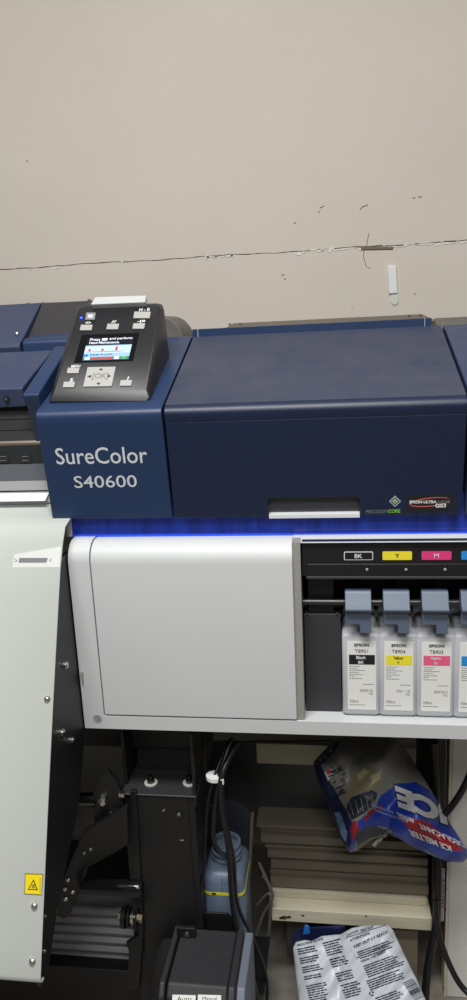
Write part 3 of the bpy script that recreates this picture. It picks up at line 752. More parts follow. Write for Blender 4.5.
# take-up drive unit with labels
yt = -.10
TU = mat('drive_unit_plastic', (46,46,49), .55, bump=.25, bscale=500, var=.1, vscale=90)
xa_, xb_ = P(168, 1000, yt).x, P(228, 1000, yt).x
ztu = P(205, 933, .02).z
b = MB()
pf = [(yt-.015, .12), (yt-.012, P(200, 1000, yt-.01).z), (yt+.004, P(200, 985, yt+.004).z), (.018, ztu), (.03, ztu), (.03, .12)]
b.xprism(pf, xa_, xb_, TU)
du = b.build('drive_unit', pr, bevel=.004)
b = MB()
rim = [(y-.006 if i < 4 else y, z+.006 if 1 <= i <= 4 else z) for i, (y, z) in enumerate(pf)]
b.xprism(rim, xa_-.013, xa_-.002, TU); b.build('unit_rim', du, bevel=.004)
b = MB(); b.xprism(rim, xb_+.001, xb_+.014, TU); b.build('unit_rim', du, bevel=.004)
b = MB(); b.xprism([(y+.004, z-.004) for y, z in pf], xb_+.0145, xb_+.030, mat('pale_grey_side', (110,118,130), .5)); b.build('unit_side', du, bevel=.003)
b = MB(); q1 = P(187, 928, .015); b.box((q1.x-.018, .005, ztu-.002), (q1.x+.018, .012, ztu+.022), BLACKM); b.cyl((q1.x+.002, .005, ztu+.010), (q1.x+.002, .002, ztu+.010), .005, mat('brass_nut', (176,166,130), .3, metal=1), 12); b.build('unit_bracket', du, bevel=.001)
Fd = Face((0, yt-.012, pf[1][1]), (1,0,0), (0, .016, pf[2][1]-pf[1][1]))
for s, a_, c_ in (('Auto', 172, 195.5), ('Manual', 197.5, 221)):
    b = MB(); b.slabpx(Fd, [(a_, 1004), (c_, 1004), (c_+.2, 995.2), (a_+.5, 994.6)], .0006, PAPER); b.textpx(Fd, s, (a_+5, 1001.0), (c_-4, 1001.2), 4.6, INKB, o=.001); o = b.build('button_label', du, smooth=0); o['label'] = 'white label lettered ' + s
b = MB()
b.tube([(xa_-.05, .0, .2), (xa_-.03, -.01, .30), (xa_-.013, -.01, .34)], .02, mat('rubber_black', (26,26,27), .6), 12); b.build('unit_boot', du)
# holder for the waste ink bottle and its post
b = MB(); yw = .055
b.yprism([(P(x, y, yw).x, P(x, y, yw).z) for x, y in ((198, 996), (198, 916), (203, 911), (228, 912), (234, 918), (238, 945), (242, 992))], yw-.004, yw, BLACKM)
b.box((P(198, 940, yw).x, yw-.004, P(210, 990, yw).z), (P(203, 940, yw).x, yw+.05, P(203, 948, yw).z+.002), BLACKM)
b.box((P(198, 940, yw).x, yw-.004, P(210, 990, yw).z), (P(262, 940, yw).x, .19, P(210, 990, yw).z+.004), BLACKM)
b.build('bottle_holder', pr, bevel=.001)
ZBO = P(210, 990, yw).z+.0041
# grey inner plate right of the bottle and black foot
b = MB(); IPM = mat('blue_grey_plate', (52,57,66), .5, var=.15, vscale=20)
b.yprism([(P(x, y, .20).x, P(x, y, .20).z) for x, y in ((213, 805), (234, 800), (250, 812), (252, 820), (248, 905), (243, 990), (262, 1010), (200, 1010), (200, 830))], .20, .206, IPM)
b.build('inner_plate', pr, bevel=.001)
b = MB(); b.loft([[P(x, y, Y) for x, y in ((251, 812), (254, 812), (249, 906), (246, 906))] for Y in (.192, .199)], mat('pale_plate_edge', (118,110,98), .7)); b.build('plate_edge', pr)  # paler strip along the right edge of the plate
# right hand leg, black, behind the bag
b = MB()
xp0, xp1 = P(418, 800, .56).x, P(433, 800, .56).x
zpl = P(436, 942, .24).z
b.box((xp0, .56, .0), (xp1, .62, ZB-.09), BLACKM); b.box((xp0, .41, ZB-.09), (xp1, .62, ZB-.05), BLACKM); b.build('stand_leg', pr, bevel=.002)
b = MB(); xp1 = P(430.5, 800, .25).x
b.box((xp1+.004, .235, zpl), (P(441.5, 800, .25).x, .30, ZB), mat('dark_channel', (36,35,35), .5))
for k in range(26):
    z = .25+k*.02; b.box((xp1+.007, .2335, z), (xp1+.013, .2355, z+.008), INKB)
b.build('slotted_upright', pr, bevel=.002)

# ================================================================== ink cartridges
names = [('T8901', 'Black', 'BK', INKB, INKW, '2020/01/21', 'black'), ('T8904', 'Yellow', 'Y', YELL, INKB, '2021 1 18', 'yellow'), ('T8903', 'Magenta', 'M', MAGL, INKW, '2020/10/13', 'magenta'), ('T8902', 'Cyan', 'C', CYA, INKW, '2020/10/13', 'cyan')]
bw = P(380.5, 690, bY).x - P(342.5, 690, bY).x
zbt = P(360, 634, bY).z
bdep = .125
def ringrect(x0, x1, y0, y1, z, r):
    return [Vector((u, v, z)) for u, v in rrect(x0, y0, x1, y1, r, 4)]
for i, (code, cn, ab, cm, tm, date, word) in enumerate(names):
    x0 = P(342.5, 690, bY).x + BP*i
    root = thing('ink_cartridge', {'black': 'translucent white ink cartridge with a black name band, leftmost in the bay', 'yellow': 'translucent white ink cartridge with a yellow name band', 'magenta': 'translucent white ink cartridge with a pink magenta name band', 'cyan': 'ink cartridge cut by the right frame edge with a blue name band'}[word], 'ink cartridge', (x0+bw/2, bY+bdep/2, ZF+.0005), 'ink cartridges in the printer bay')
    b = MB(); rr_ = .006; z00 = ZF+.001
    rings = []
    for z, ins in ((z00, .003), (z00+.002, .001), (z00+.005, 0), (zbt-.006, 0), (zbt-.002, .0012), (zbt, .004)):
        rings.append(ringrect(x0+ins, x0+bw-ins, bY+ins, bY+bdep, z, rr_))
    b.loft(rings, HDPE)
    # raised shoulder at the back under the lever
    rings = [ringrect(x0+.003+k, x0+bw-.006-k, bY+.030+k, bY+bdep-.002, z, .006) for z, k in ((zbt-.003, 0), (zbt+.012, .0), (zbt+.016, .003))]
    b.loft(rings, HDPE)
    b.build('body', root, smooth=60)
    b = MB(); Fb_ = Face((x0, bY-.0001, z00), (1,0,0), (0,0,1))
    L0, L1 = bw*.135, bw*.885; hb_ = (zbt-z00); B0, B1 = hb_*.075, hb_*.915
    b.rectuv(Fb_, L0, B0, L1, B1, .0004, PAPER)
    W = L1-L0; H = B1-B0; c = (L0+L1)/2
    def tx(s, cu_, v, wd, ht, m=INKB, bold=0.0): b.text(Fb_, s, L0+W*cu_-W*wd/2, B0+H*v, W*wd, H*ht, m, o=.0008, bold=bold)
    tx('EPSON', .5, .925, .5, .042, bold=.03); tx(code, .49, .835, .46, .050)
    b.rectuv(Fb_, L0+W*.06, B0+H*.665, L1-W*.04, B0+H*.805, .0006, cm)
    tx(cn, .48, .745, .34, .045, tm, .03); tx(ab, .48, .678, .2 if len(ab) > 1 else .09, .04, tm, .03)
    for k, (wd, yv) in enumerate(((.38, .63), (.30, .60), (.55, .575), (.33, .545), (.47, .515), (.18, .488), (.45, .455))):
        xx = L0+W*.07
        while xx < L0+W*(.07+wd):
            l = W*random.uniform(.05, .1); b.rectuv(Fb_, xx, B0+H*yv, min(xx+l, L0+W*(.07+wd)), B0+H*(yv+.009), .0005, INKG); xx += l+W*.015
    b.rectuv(Fb_, L0+W*.55, B0+H*.372, L0+W*.92, B0+H*.380, .0005, INKG)
    tx(date, .66, .27, .46, .034, INKG); tx('MC', .83, .225, .14, .030, INKG)
    tx('700ml', .22, .105, .3, .04, INKG); b.rectuv(Fb_, L0+W*.06, B0+H*.065, L0+W*.6, B0+H*.073, .0005, INKG)
    b.build('label', root, smooth=0)

# ================================================================== under the printer
# waste ink bottle
WB = mat('blue_grey_translucent_plastic', (102,116,138), .4, sss=.15, bump=.1, bscale=200, var=.06, vscale=30); YB = mat('yellow_level_band', (226,220,40), .5)
yv = .065
xb0 = P(202, 880, yv).x; xb1 = P(243.5, 880, yv).x; zsh = P(225, 868, yv+.03).z; zneck = P(225, 855, yv+.05).z; ztop = P(225, 840, yv+.05).z
cx_, cy_ = (xb0+xb1)/2+.002, yv+.05
wb = thing('waste_ink_bottle', 'blue grey plastic waste ink bottle with a yellow level band behind the black cables', 'bottle', (cx_, cy_, ZBO))
b = MB(); rings = []
for z, k in ((ZBO+.0005, .004), (ZBO+.004, 0), (zsh-.01, 0), (zsh, .003), (zsh+.008, .012)):
    rings.append(ringrect(xb0+k, xb1-k, yv+k, yv+.10-k, z, .014-k*.2))
n_r = len(rings[0])
for z, r in ((zneck-.004, .031), (zneck, .029)):
    base_ = rings[0]; cc_ = Vector((cx_, cy_, z)); ring_ = []
    for p in base_:
        d = Vector((p.x-cx_, p.y-cy_, 0)).normalized(); ring_.append(cc_+d*r)
    rings.append(ring_)
b.loft(rings, WB); b.build('body', wb, smooth=50)
b = MB()
b.lathe((cx_, cy_, zneck-.002), (cx_, cy_, ztop), [(0,.0265),(.1,.0265),(.14,.0295),(.24,.0295),(.28,.0265),(.42,.0265),(.46,.0295),(.56,.0295),(.6,.0265),(.78,.0265),(.82,.0285),(.98,.0285),(1,.0265),(.94,.022),(.7,.022)], WB, 28); b.build('threaded_neck', wb)
b = MB(); zy = P(225, 893.5, yv).z
b.loft([ringrect(xb0-.0006, xb1+.0006, yv-.0006, yv+.1006, z, .014) for z in (zy-.0045, zy+.0015)], YB); b.build('level_band', wb)
b = MB(); q_ = P(215, 893, yv-.001); b.box(q_-Vector((.006,.0006,.003)), q_+Vector((.002,0,.0005)), INKB); b.box((P(221.5, 885, yv).x, yv-.0008, P(221, 892, yv).z), (P(222.3, 885, yv).x, yv, P(221, 878, yv).z), INKG); b.build('level_mark', wb)

# cables
CAB = mat('black_cable', (20,20,21), .38)
def cable(name, pts, r, label, cat='cable', group=None):
    b = MB(); b.tube([P(*p) for p in pts], r, CAB, 10); o = b.build(name, smooth=60); tag(o, label, cat, group); return o
g = 'black cables hanging beside the waste ink bottle'
cable('hanging_cable', [(232, 738, .08), (221, 770, .045), (216, 800, .035), (213, 835, .035), (218, 850, .05), (226, 857, .09)], .0045, 'black hose dipping into the neck of the blue grey bottle', 'hose')
cable('hanging_cable', [(238, 742, .08), (222, 775, .035), (222, 810, .03), (229, 850, .03), (233, 905, .04), (242, 950, .03), (254, 985, .03), (258, 1015, .03)], .0055, 'thick black cable running down across the yellow band of the bottle')
cable('hanging_cable', [(234, 745, .09), (223, 775, .045), (225, 815, .04), (234, 860, .035), (238, 905, .05), (256, 945, .06), (267, 980, .06), (266, 1015, .06)], .0032, 'thin black cable bowing to the right beside the drive unit')
cable('hanging_cable', [(228, 742, .09), (215, 775, .045), (208, 800, .045), (205, 840, .05), (204, 870, .045), (199, 900, .03)], .003, 'thin black cable hugging the right side of the black stand leg')
b = MB(); zc = P(213, 781, .03).z; xc_ = P(215, 781, .04).x
b.loft([[Vector((xc_+.0165*math.cos(a), .043+.0145*math.sin(a), zz)) for a in [k*math.pi/10 for k in range(20)]] for zz in (zc-.0036, zc+.0036)], PAPER)
b.box((xc_+.012, .0275, zc-.005), (xc_+.018, .034, zc+.005), PAPER)
tag(b.build('cable_tie', smooth=50), 'white cable tie around the black cables beside the stand leg', 'cable tie')

# pallet with boards
W1 = mat('pale_wood', (188,181,156), .75, var=.22, vscale=9, bump=.3, bscale=60, rgb2=(208,202,180), stretch=(.25,3,3))
W2 = mat('shaded_grey_brown_wood', (100,93,80), .8, var=.2, vscale=9, bump=.3, bscale=70, rgb2=(124,115,98), stretch=(.2,3,5))  # wood tone darkened to deepen the printer's shadow on the boards
W3 = mat('shaded_dark_wood', (94,84,68), .8, var=.2, vscale=9, bump=.3, bscale=70, rgb2=(116,104,86), stretch=(.2,3,5))  # darkened likewise, shade of the stacked boards put into the colour
YP = .20
zb0 = P(330, 924.5, YP).z; zb1 = P(330, 912, YP).z
xq0 = P(271.5, 915, YP).x; xq1 = P(432, 915, YP).x
pal = thing('wooden_pallet', 'low pallet with a pale front beam carrying the board stack', 'pallet', ((xq0+xq1)/2, YP+.15, 0))
b = MB(); b.box((xq0, YP, zb0), (xq1, YP+.10, zb1), W1); b.build('deck_beam', pal, bevel=.002)
b = MB(); b.box((xq0+.02, YP+.13, zb0), (xq1-.004, YP+.40, zb1), W2); b.build('deck_beam', pal, bevel=.002)
for xx in (xq0+.02, xq1-.075):
    b = MB(); b.box((xx, YP+(.12 if xx < 0 else .02), .0), (xx+.05, YP+.38, zb0), W2); b.build('block', pal, bevel=.002)
KN = mat('wood_knot', (70,54,40), .8)
b = MB(); Fk = Face((0, YP-.0003, 0), (1,0,0), (0,0,1))
for kx, ky, r in ((284, 917.5, 2.2), (281, 918, 1.4), (289, 917, 1.6), (303, 915.5, 1), (366, 916, .8)):
    b = MB(); b.slabpx(Fk, [(kx+r*1.5*math.cos(-a), ky+r*.8*math.sin(-a)) for a in [k*math.pi/5 for k in range(10)]], .0005, KN); b.build('knot', pal, smooth=0)
# stack of boards, from the bottom up : photograph rows of the front edge, depth, material
rows = [(0, 893, .232, W1, 270, 428, 0), (0, 891, .252, W3, 273, 427, 0), (0, 881, .236, W2, 270, 429, 0), (0, 873, .246, W2, 270, 428, 0), (0, 868.5, .256, W3, 272, 426, 0), (0, 863, .246, W2, 271, 428, 0), (0, 858, .254, W3, 272, 427, 0), (0, 853.5, .246, W2, 268, 428, 0), (0, 848, .254, W2, 266, 427, 0), (0, 843, .262, W3, 266, 428, 0), (0, 838, .252, W2, 262, 427, 0), (0, 833, .262, W3, 262, 428, 0), (0, 828, .268, W2, 258, 427, 0)]  # second row is a dark filler for the shaded gap
labs = ['thin pale board lying directly on the pallet beam', 'very thin dark filler standing for the shaded gap just above the lowest pale board', 'tall brown board, tallest in the stack, near its bottom', 'grey brown board resting on the tall brown board', 'dark set back board, fifth from the bottom of the stack', 'grey brown board, sixth from the bottom of the stack', 'dark board in the exact middle of the stack', 'grey brown board resting on the dark middle board', 'grey brown board, fifth from the top of the stack', 'dark set back board, fourth from the top of the stack', 'grey brown board third from the top of the stack', 'dark board second from the top of the stack', 'topmost grey brown board under the blue bag']
zcur = zb1 + .0004
for k, (ya0, yb0, Y, m, xa0, xb0_, sl) in enumerate(rows):
    zt0 = P(330, yb0, Y).z
    x0, x1 = P(xa0, 870, Y).x, P(xb0_, 870, Y).x
    b = MB(); z00 = zcur; z11 = max(zt0, z00+.004)
    b.box((x0, Y, z00), (x1, Y+.26+.01*(k % 3), z11-.0006), m)
    tag(b.build('wooden_board', bevel=.0012, loc=((x0+x1)/2, Y+.13, z00)), labs[k], 'board', 'boards stacked on the pallet')
    zcur = z11
ZST = zcur
# dark panel leaning behind, plank above
b = MB(); DP = mat('dark_grey_plastic_board', (58,60,62), .35, var=.12, vscale=6)
o_ = [P(x, y, .33) for x, y in ((198, 742), (345, 742), (345, 818), (300, 814), (262, 811.5), (236, 806), (198, 812))]
for p in o_: p.z = max(p.z, ZST+.001)
b.loft([[p+Vector((0,d,0)) for p in o_] for d in (0, .006)], DP); tag(b.build('dark_panel', smooth=0), 'dark grey smooth panel hanging behind the bag and the bottle', 'panel')
b = MB(); a0 = P(258, 757, .35); a1 = P(415, 740, .35)
b.box((a0.x, .325, a0.z), (a1.x, .345, a0.z+.05), W1); tag(b.build('wooden_plank', bevel=.002), 'pale wooden plank directly under the white printer box behind the blue bag', 'plank')

# ------------------------------------------------------------------ soft bags
def inside(p, poly):
    x, y = p; c = False
    for (x0, y0), (x1, y1) in zip(poly, poly[1:]+poly[:1]):
        if (y0 > y) != (y1 > y) and x < (x1-x0)*(y-y0)/(y1-y0)+x0: c = not c
    return c
def edist(p, poly):
    best = 1e9
    for (x0, y0), (x1, y1) in zip(poly, poly[1:]+poly[:1]):
        dx, dy = x1-x0, y1-y0; t = max(0, min(1, ((p[0]-x0)*dx+(p[1]-y0)*dy)/(dx*dx+dy*dy))); best = min(best, math.hypot(p[0]-x0-t*dx, p[1]-y0-t*dy))
    return best
def soft_bag(poly, depth, bulge, back, mat_of, step=2.0):
    """closed pillow over an outline: front bulges to the viewer, back swells away"""
    bm = bmesh.new(); seg = []
    for (x0, y0), (x1, y1) in zip(poly, poly[1:]+poly[:1]):
        n = max(1, int(math.hypot(x1-x0, y1-y0)/step))
        for k in range(n): seg.append((x0+(x1-x0)*k/n, y0+(y1-y0)*k/n))
    from mathutils.geometry import delaunay_2d_cdt
    pts = [Vector(p) for p in seg]; nb = len(pts)
    xs = [p[0] for p in poly]; ysx = [p[1] for p in poly]
    y = min(ysx)+step*.5; row = 0
    while y < max(ysx):
        x = min(xs)+(row % 2)*step*.5
        while x < max(xs):
            if inside((x, y), poly) and edist((x, y), poly) > step*.7: pts.append(Vector((x, y)))
            x += step
        y += step*.87; row += 1
    vc, ed, fc, *_ = delaunay_2d_cdt(pts, [(i, (i+1) % nb) for i in range(nb)], [], 1, 1e-5)
    fr, bk = [], []
    for v in vc:
        e = edist(v, poly); fr.append(front_pt(depth, bulge, v, e)); bk.append(P(v.x, v.y, depth(v.x, v.y)+back(e)))
    return vc, fc, fr, bk
def front_pt(depth, bulge, v, e): return P(v[0], v[1], depth(v[0], v[1])-bulge(v[0], v[1], e))
def bag_mesh(poly, depth, bulge, back, mat_of, back_mat, step=2.0):
    vc, fc, fr, bk = soft_bag(poly, depth, bulge, back, mat_of, step)
    b = MB(); 
    off = len(fr)
    b.v = [Vector(p) for p in fr+bk]
    bord = {}
    for f in fc:
        c = sum((vc[i] for i in f), Vector((0, 0)))/len(f)
        b.f.append(tuple(f)); b.m.append(b.mi(mat_of(c.x, c.y))); b.f.append(tuple(off+i for i in reversed(f))); b.m.append(b.mi(back_mat))
        for i, j in zip(f, list(f[1:])+[f[0]]):
            k = (min(i, j), max(i, j)); bord[k] = bord.get(k, 0)+1
    for (i, j), n in bord.items():
        if n == 1: b.f.append((i, j, off+j, off+i)); b.m.append(b.mi(back_mat))
    return b

# ice melt bag lying upside down over the stack
BLUEP = mat('bag_blue', (28,60,165), .35, bump=.2, bscale=40); NAVP = mat('bag_navy', (30,38,74), .35, bump=.3, bscale=40); REDP = mat('bag_red', (132,28,38), .4, bump=.3, bscale=40)
GRYP = mat('bag_photo_grey', (120,119,112), .4, var=.2, vscale=90, rgb2=(138,136,128), bump=.15, bscale=25); WHP = mat('bag_white', (214,216,218), .45); TANP = mat('bag_photo_tan', (134,126,100), .4); DRKP = mat('bag_photo_dark', (44,50,66), .4, bump=.3, bscale=40)
LBLP = mat('bag_pale_blue', (120,146,190), .4, var=.3, vscale=60)
poly1 = [(313, 762), (331, 743), (336, 740), (346, 737.5), (388, 735), (398, 741), (408, 752), (425, 780), (437, 800), (452, 826), (467, 849), (468, 858), (462, 862.5), (448, 862), (436, 857), (415, 848), (398, 838), (388, 834), (370, 841), (357, 851), (350, 852.5), (345, 847), (338, 832), (327, 803), (318, 781)]
BLUEZ = [(374, 812), (380, 796), (392, 788), (397, 783), (405, 783), (416, 782), (430, 790), (470, 850), (470, 866), (440, 861), (415, 849), (398, 838), (385, 827), (372, 826), (360, 830), (353, 852), (350, 853), (351, 838), (356, 822), (366, 815)]
REDZ = [(396, 815), (410, 818), (424, 820), (446, 835), (458, 843), (465, 852), (455, 851), (437, 845), (417, 837), (407, 827)]
RED2 = [(352, 822), (357, 820), (360, 834), (353, 842), (350, 830)]
RED3 = [(368, 812), (382, 805), (384, 809), (372, 814), (366, 822), (363, 820)]
LEFTZ = [(312, 761), (320, 764), (328, 778), (337, 793), (350, 818), (353, 824), (351, 838), (350, 854), (344, 848), (326, 803)]
TOPN = [(313, 762), (332, 740), (341, 741), (334, 752), (320, 766)]
DRK = [(346, 808), (351, 797), (372, 790), (378, 794), (372, 806), (362, 815), (352, 820)]
TAN = [(343, 795), (350, 783), (358, 770), (368, 764), (384, 774), (380, 788), (352, 798)]
HOLE = [(354, 836), (362, 829), (374, 826), (388, 830), (396, 836), (385, 834), (370, 838), (358, 846)]
def bag_mat(x, y):
    if inside((x, y), HOLE): return DRKP
    for z, m in ((RED2, REDP), (RED3, REDP), (REDZ, REDP), (BLUEZ, BLUEP)):
        if inside((x, y), z): return m
    if inside((x, y), LEFTZ): return LBLP if inside((x, y), [(334, 812), (340, 812), (347, 832), (346, 842), (341, 836)]) else NAVP  # pale blue area paints the highlight on the bag's lower left
    if inside((x, y), TOPN): return NAVP
    if inside((x, y), DRK): return DRKP
    if inside((x, y), TAN): return TANP
    return GRYP
def dep1(x, y): 
    t = (y-737)/125.0
    return .27 - .15*t + .012*math.sin(x*.11+y*.05) 
def bul1(x, y, e): 
    w_ = min(1.0, e/26.0); s_ = math.sin(w_*math.pi/2)**.8
    return .05*s_ + .003*abs(math.sin(x*.11-y*.09))*w_ + .0012*math.sin(x*.15+y*.3)*w_
def bak1(e): return min(.03, .004+e*.002)
root = thing('ice_melt_bag', 'crumpled blue and grey ice melter bag lying upside down on the board stack', 'bag', P(390, 845, .2))
bg = bag_mesh(poly1, dep1, bul1, bak1, bag_mat, NAVP, 1.6); bg.build('bag', root, smooth=60)
def on_bag(b, dep, bul, poly, st, pl, pr_, h, m, off=.0022, bold=0.0, shear=0.0):
    """lettering that follows the bag: from pl to pr_ along its reading direction, h is the up vector in the photograph"""
    vs, fs, W, H = text_mesh(st, bold)
    bm = bmesh.new(); bv = [bm.verts.new((x/W, y/H, 0)) for x, y in vs]
    for f in fs:
        try: bm.faces.new([bv[i] for i in f])
        except ValueError: pass
    bmesh.ops.triangulate(bm, faces=bm.faces)
    bmesh.ops.subdivide_edges(bm, edges=[e for e in bm.edges if e.calc_length() > .05], cuts=2, use_grid_fill=True)
    bmesh.ops.triangulate(bm, faces=bm.faces); bm.verts.ensure_lookup_table(); bm.verts.index_update()
    out = []
    for v in bm.verts:
        x = pl[0]+(pr_[0]-pl[0])*v.co.x+h[0]*v.co.y; y = pl[1]+(pr_[1]-pl[1])*v.co.x+h[1]*v.co.y
        p = P(x, y, dep(x, y)-bul(x, y, edist((x, y), poly) if inside((x, y), poly) else 0)); out.append(p + (CAM-p).normalized()*off)
    keep = [tuple(v.index for v in f.verts) for f in bm.faces if inside((pl[0]+(pr_[0]-pl[0])*f.calc_center_median().x+h[0]*f.calc_center_median().y, pl[1]+(pr_[1]-pl[1])*f.calc_center_median().x+h[1]*f.calc_center_median().y), poly)]
    b.add(out, keep, m); bm.free()
def patch(b, dep, bul, poly, quad, m, off=.002, n=6):
    """a small printed patch (pixel quad) that follows the bag"""
    out = []
    for j in range(n+1):
        for i in range(n+1):
            s_, t_ = i/n, j/n
            x = (quad[0][0]*(1-s_)+quad[1][0]*s_)*(1-t_)+(quad[3][0]*(1-s_)+quad[2][0]*s_)*t_; y = (quad[0][1]*(1-s_)+quad[1][1]*s_)*(1-t_)+(quad[3][1]*(1-s_)+quad[2][1]*s_)*t_
            p = P(x, y, dep(x, y)-bul(x, y, edist((x, y), poly) if inside((x, y), poly) else 0)); out.append(p + (CAM-p).normalized()*off)
    b.add(out, [(j*(n+1)+i, j*(n+1)+i+1, (j+1)*(n+1)+i+1, (j+1)*(n+1)+i) for j in range(n) for i in range(n)], m)
b = MB()
def T(s, pl, p2, h, m, bo=.02, off=.0025, keep=False):
    global b
    on_bag(b, dep1, bul1, poly1, s, pl, p2, h, m, off, bo)
    if not keep: b.build('lettering', root, smooth=0); b = MB()
# turned by half a turn: the reading direction runs from right to left
T('ICE', (445.5, 802.5), (393, 783), (4, 24.5), NAVP, .085, .0020, True); T('ICE', (444.5, 803.5), (394.5, 785), (3.5, 22), WHP, .06, .0030)
T('DEGLACANT', (462, 842), (417, 822), (4, 6.5), WHP, .02)
T('ICE MELTER', (450, 846), (408, 829), (2.5, 6.5), WHP, .03)
T('ANTIGEL', (413, 818.5), (396, 812), (2, 5), WHP, .02)
for x0, y0, n_ in ((371, 803.5, 9), (375, 809, 13)):            # faint small print above the fold
    for k in range(n_): patch(b, dep1, bul1, poly1, [(x0+k*2.6, y0+k*.95), (x0+1.7+k*2.6, y0+.6+k*.95), (x0+1.7+k*2.6, y0+2.6+k*.95), (x0+k*2.6, y0+2+k*.95)], LBLP, .002, 1)
for k in range(5): patch(b, dep1, bul1, poly1, [(425+k*2.2, 849+k*1.1), (426.4+k*2.2, 849.6+k*1.1), (426.8+k*2.2, 853+k*1.1), (425.4+k*2.2, 852.4+k*1.1)], LBLP, .002, 1)
for x0, y0 in ((319, 760), (323, 757), (329, 751)): patch(b, dep1, bul1, poly1, [(x0, y0), (x0+2.6, y0-2.2), (x0+4, y0+.2), (x0+1.4, y0+2.4)], LBLP, .002, 1)
b.build('small_print', root, smooth=0); b = MB()
rb = random.Random(5)
for k in range(26):                                   # small print beside the picture
    x = rb.uniform(327, 343); y = rb.uniform(766, 795)
    if 318 < x-(y-766)*.35 < 345: patch(b, dep1, bul1, poly1, [(x, y), (x+rb.uniform(3, 6), y-2), (x+rb.uniform(3, 6), y-.5), (x, y+1.6)], DRKP, .002, 2)
for k in range(5): patch(b, dep1, bul1, poly1, [(353+k*5, 815-k*1.5), (354+k*5, 814.6-k*1.5), (350+k*5.5, 802-k*2), (349.3+k*5.5, 802.3-k*2)], GRYP, .002, 3)
patch(b, dep1, bul1, poly1, [(324, 772), (331, 767), (333, 775), (328, 781)], WHP, .0015, 4); patch(b, dep1, bul1, poly1, [(326, 771), (330, 768), (331, 773), (328, 775)], ORED, .002, 3)
for q_ in ([(356, 776), (364, 768), (369, 772), (360, 781)], [(370, 776), (378, 772), (381, 779), (373, 784)]): patch(b, dep1, bul1, poly1, q_, mat('bag_photo_beige', (176,166,132), .4), .002, 3)
b.build('front_picture', root, smooth=0); b = MB()
for k in range(4): patch(b, dep1, bul1, poly1, [(372+k*5, 845-k*4.5), (377+k*4.4, 839-k*3.5), (379+k*4.4, 842-k*3.5), (375+k*5, 847-k*4.5)], GRYP, .002, 2)
b.build('side_print', root, smooth=0)

# white bag with small print leaning under the pallet beam
poly2 = [(293, 948), (296, 942), (305, 940), (312, 941), (322, 936), (333, 935), (341, 934), (352, 928), (362, 926), (371, 925.5), (388, 925), (393, 930), (405, 956), (417, 980), (430, 1010), (436, 1030), (420, 1040), (305, 1045), (300, 1010), (296, 975)]
def dep2(x, y): return .185 - .0011*(y-925) + .003*math.sin(x*.06) + (.004 if x < 342 else 0)
def bul2(x, y, e): return .016*math.sin(min(1, e/16)*math.pi/2) + .0018*math.sin(x*.3+y*.22) + .005*math.exp(-((x-340)/5.0)**2)*-1
def bak2(e): return min(.035, .004+e*.002)
WBG = mat('white_bag_film', (204,210,217), .35, bump=.25, bscale=50); NVT = mat('bag_small_print', (40,46,74), .6)
root = thing('printed_bag', 'white plastic bag covered in small dark print leaning under the pallet beam', 'bag', P(360, 1030, .08))
bag_mesh(poly2, dep2, bul2, bak2, lambda x, y: WBG, NAVP, 2.4).build('bag', root, smooth=60)
b = MB(); rb = random.Random(11)
def lines(o, du, dv, rows_, wd, hs):
    """rows of tiny words: o start, du along the line, dv down the column (photograph units)"""
    for r in range(rows_):
        if r in hs: continue
        L = wd*rb.uniform(.75, 1.0); s_ = 0
        while s_ < L:
            l = min(rb.uniform(3, 9), L-s_); x = o[0]+du[0]*s_+dv[0]*r; y = o[1]+du[1]*s_+dv[1]*r
            patch(b, dep2, bul2, poly2, [(x, y), (x+du[0]*l, y+du[1]*l), (x+du[0]*l+dv[0]*.5, y+du[1]*l+dv[1]*.5), (x+dv[0]*.5, y+dv[1]*.5)], NVT, .0014, 2); s_ += l+.5
lines((297, 949), (.97, -.2), (.55, 2.3), 24, 21, (3, 7, 11, 14, 15)); lines((322, 943), (.95, -.25), (1.0, 2.35), 24, 20, (6, 11, 12, 17))
lines((357, 952), (.93, -.34), (.95, 2.0), 4, 36, ()); lines((363, 966), (.93, -.34), (.95, 2.1), 6, 41, ()); lines((366, 981), (.93, -.34), (.95, 2.1), 5, 40, ()); lines((375, 998), (.93, -.34), (.95, 2.2), 4, 28, ())
b.build('small_print', root, smooth=0); b = MB()
for s, a_, c_, h in (('PRECAUTIONS', (297, 946.5), (312, 943), (0, -2.2)), ('NOTICE', (313, 942.7), (323, 939.5), (0, -2.2)), ('CAUTION:', (346.5, 937), (359, 931.5), (-.6, -2.6)), ('IRRITANT', (361, 932), (374, 928), (-.6, -2.6)), ('ATTENTION:', (350, 942), (370, 934), (-.6, -2.6)), ('KEEP OUT OF REACH', (354, 948.5), (388, 933), (-.6, -3)), ('WARNING:', (361, 962.8), (370, 959.5), (-.6, -2.4)), ('AVERTISSEMENT', (371, 959), (386, 952), (-.6, -2.4))):
    on_bag(b, dep2, bul2, poly2, s, a_, c_, h, NVT, .0014, .03); b.build('heading', root, smooth=0); b = MB()
for k in range(13):                                   # bar code
    t = k/12; x0 = 403+11*t; y0 = 983+17*t; wv = rb.choice((.35, .6, .9))
    patch(b, dep2, bul2, poly2, [(x0, y0), (x0+10, y0-4.6), (x0+10+wv*.6, y0-4.6+wv), (x0+wv*.6, y0+wv)], NVT, .0016, 6)
b.build('bar_code', root, smooth=0); b = MB()
for a in range(3):                                    # recycling triangle
    t0 = a*2.094+.5; t1 = t0+1.3
    pts_ = [(371.5+2.9*math.cos(t), 993.5+3.2*math.sin(t)) for t in (t0, t1)]; pin = [(371.5+1.3*math.cos(t), 993.5+1.5*math.sin(t)) for t in (t0, t1)]
    patch(b, dep2, bul2, poly2, [pts_[0], pts_[1], pin[1], pin[0]], NVT, .0014, 2)
b.build('recycling_mark', root, smooth=0); b = MB()
fr = [(344.5, 938), (386, 924.5), (394, 941), (356, 958)]
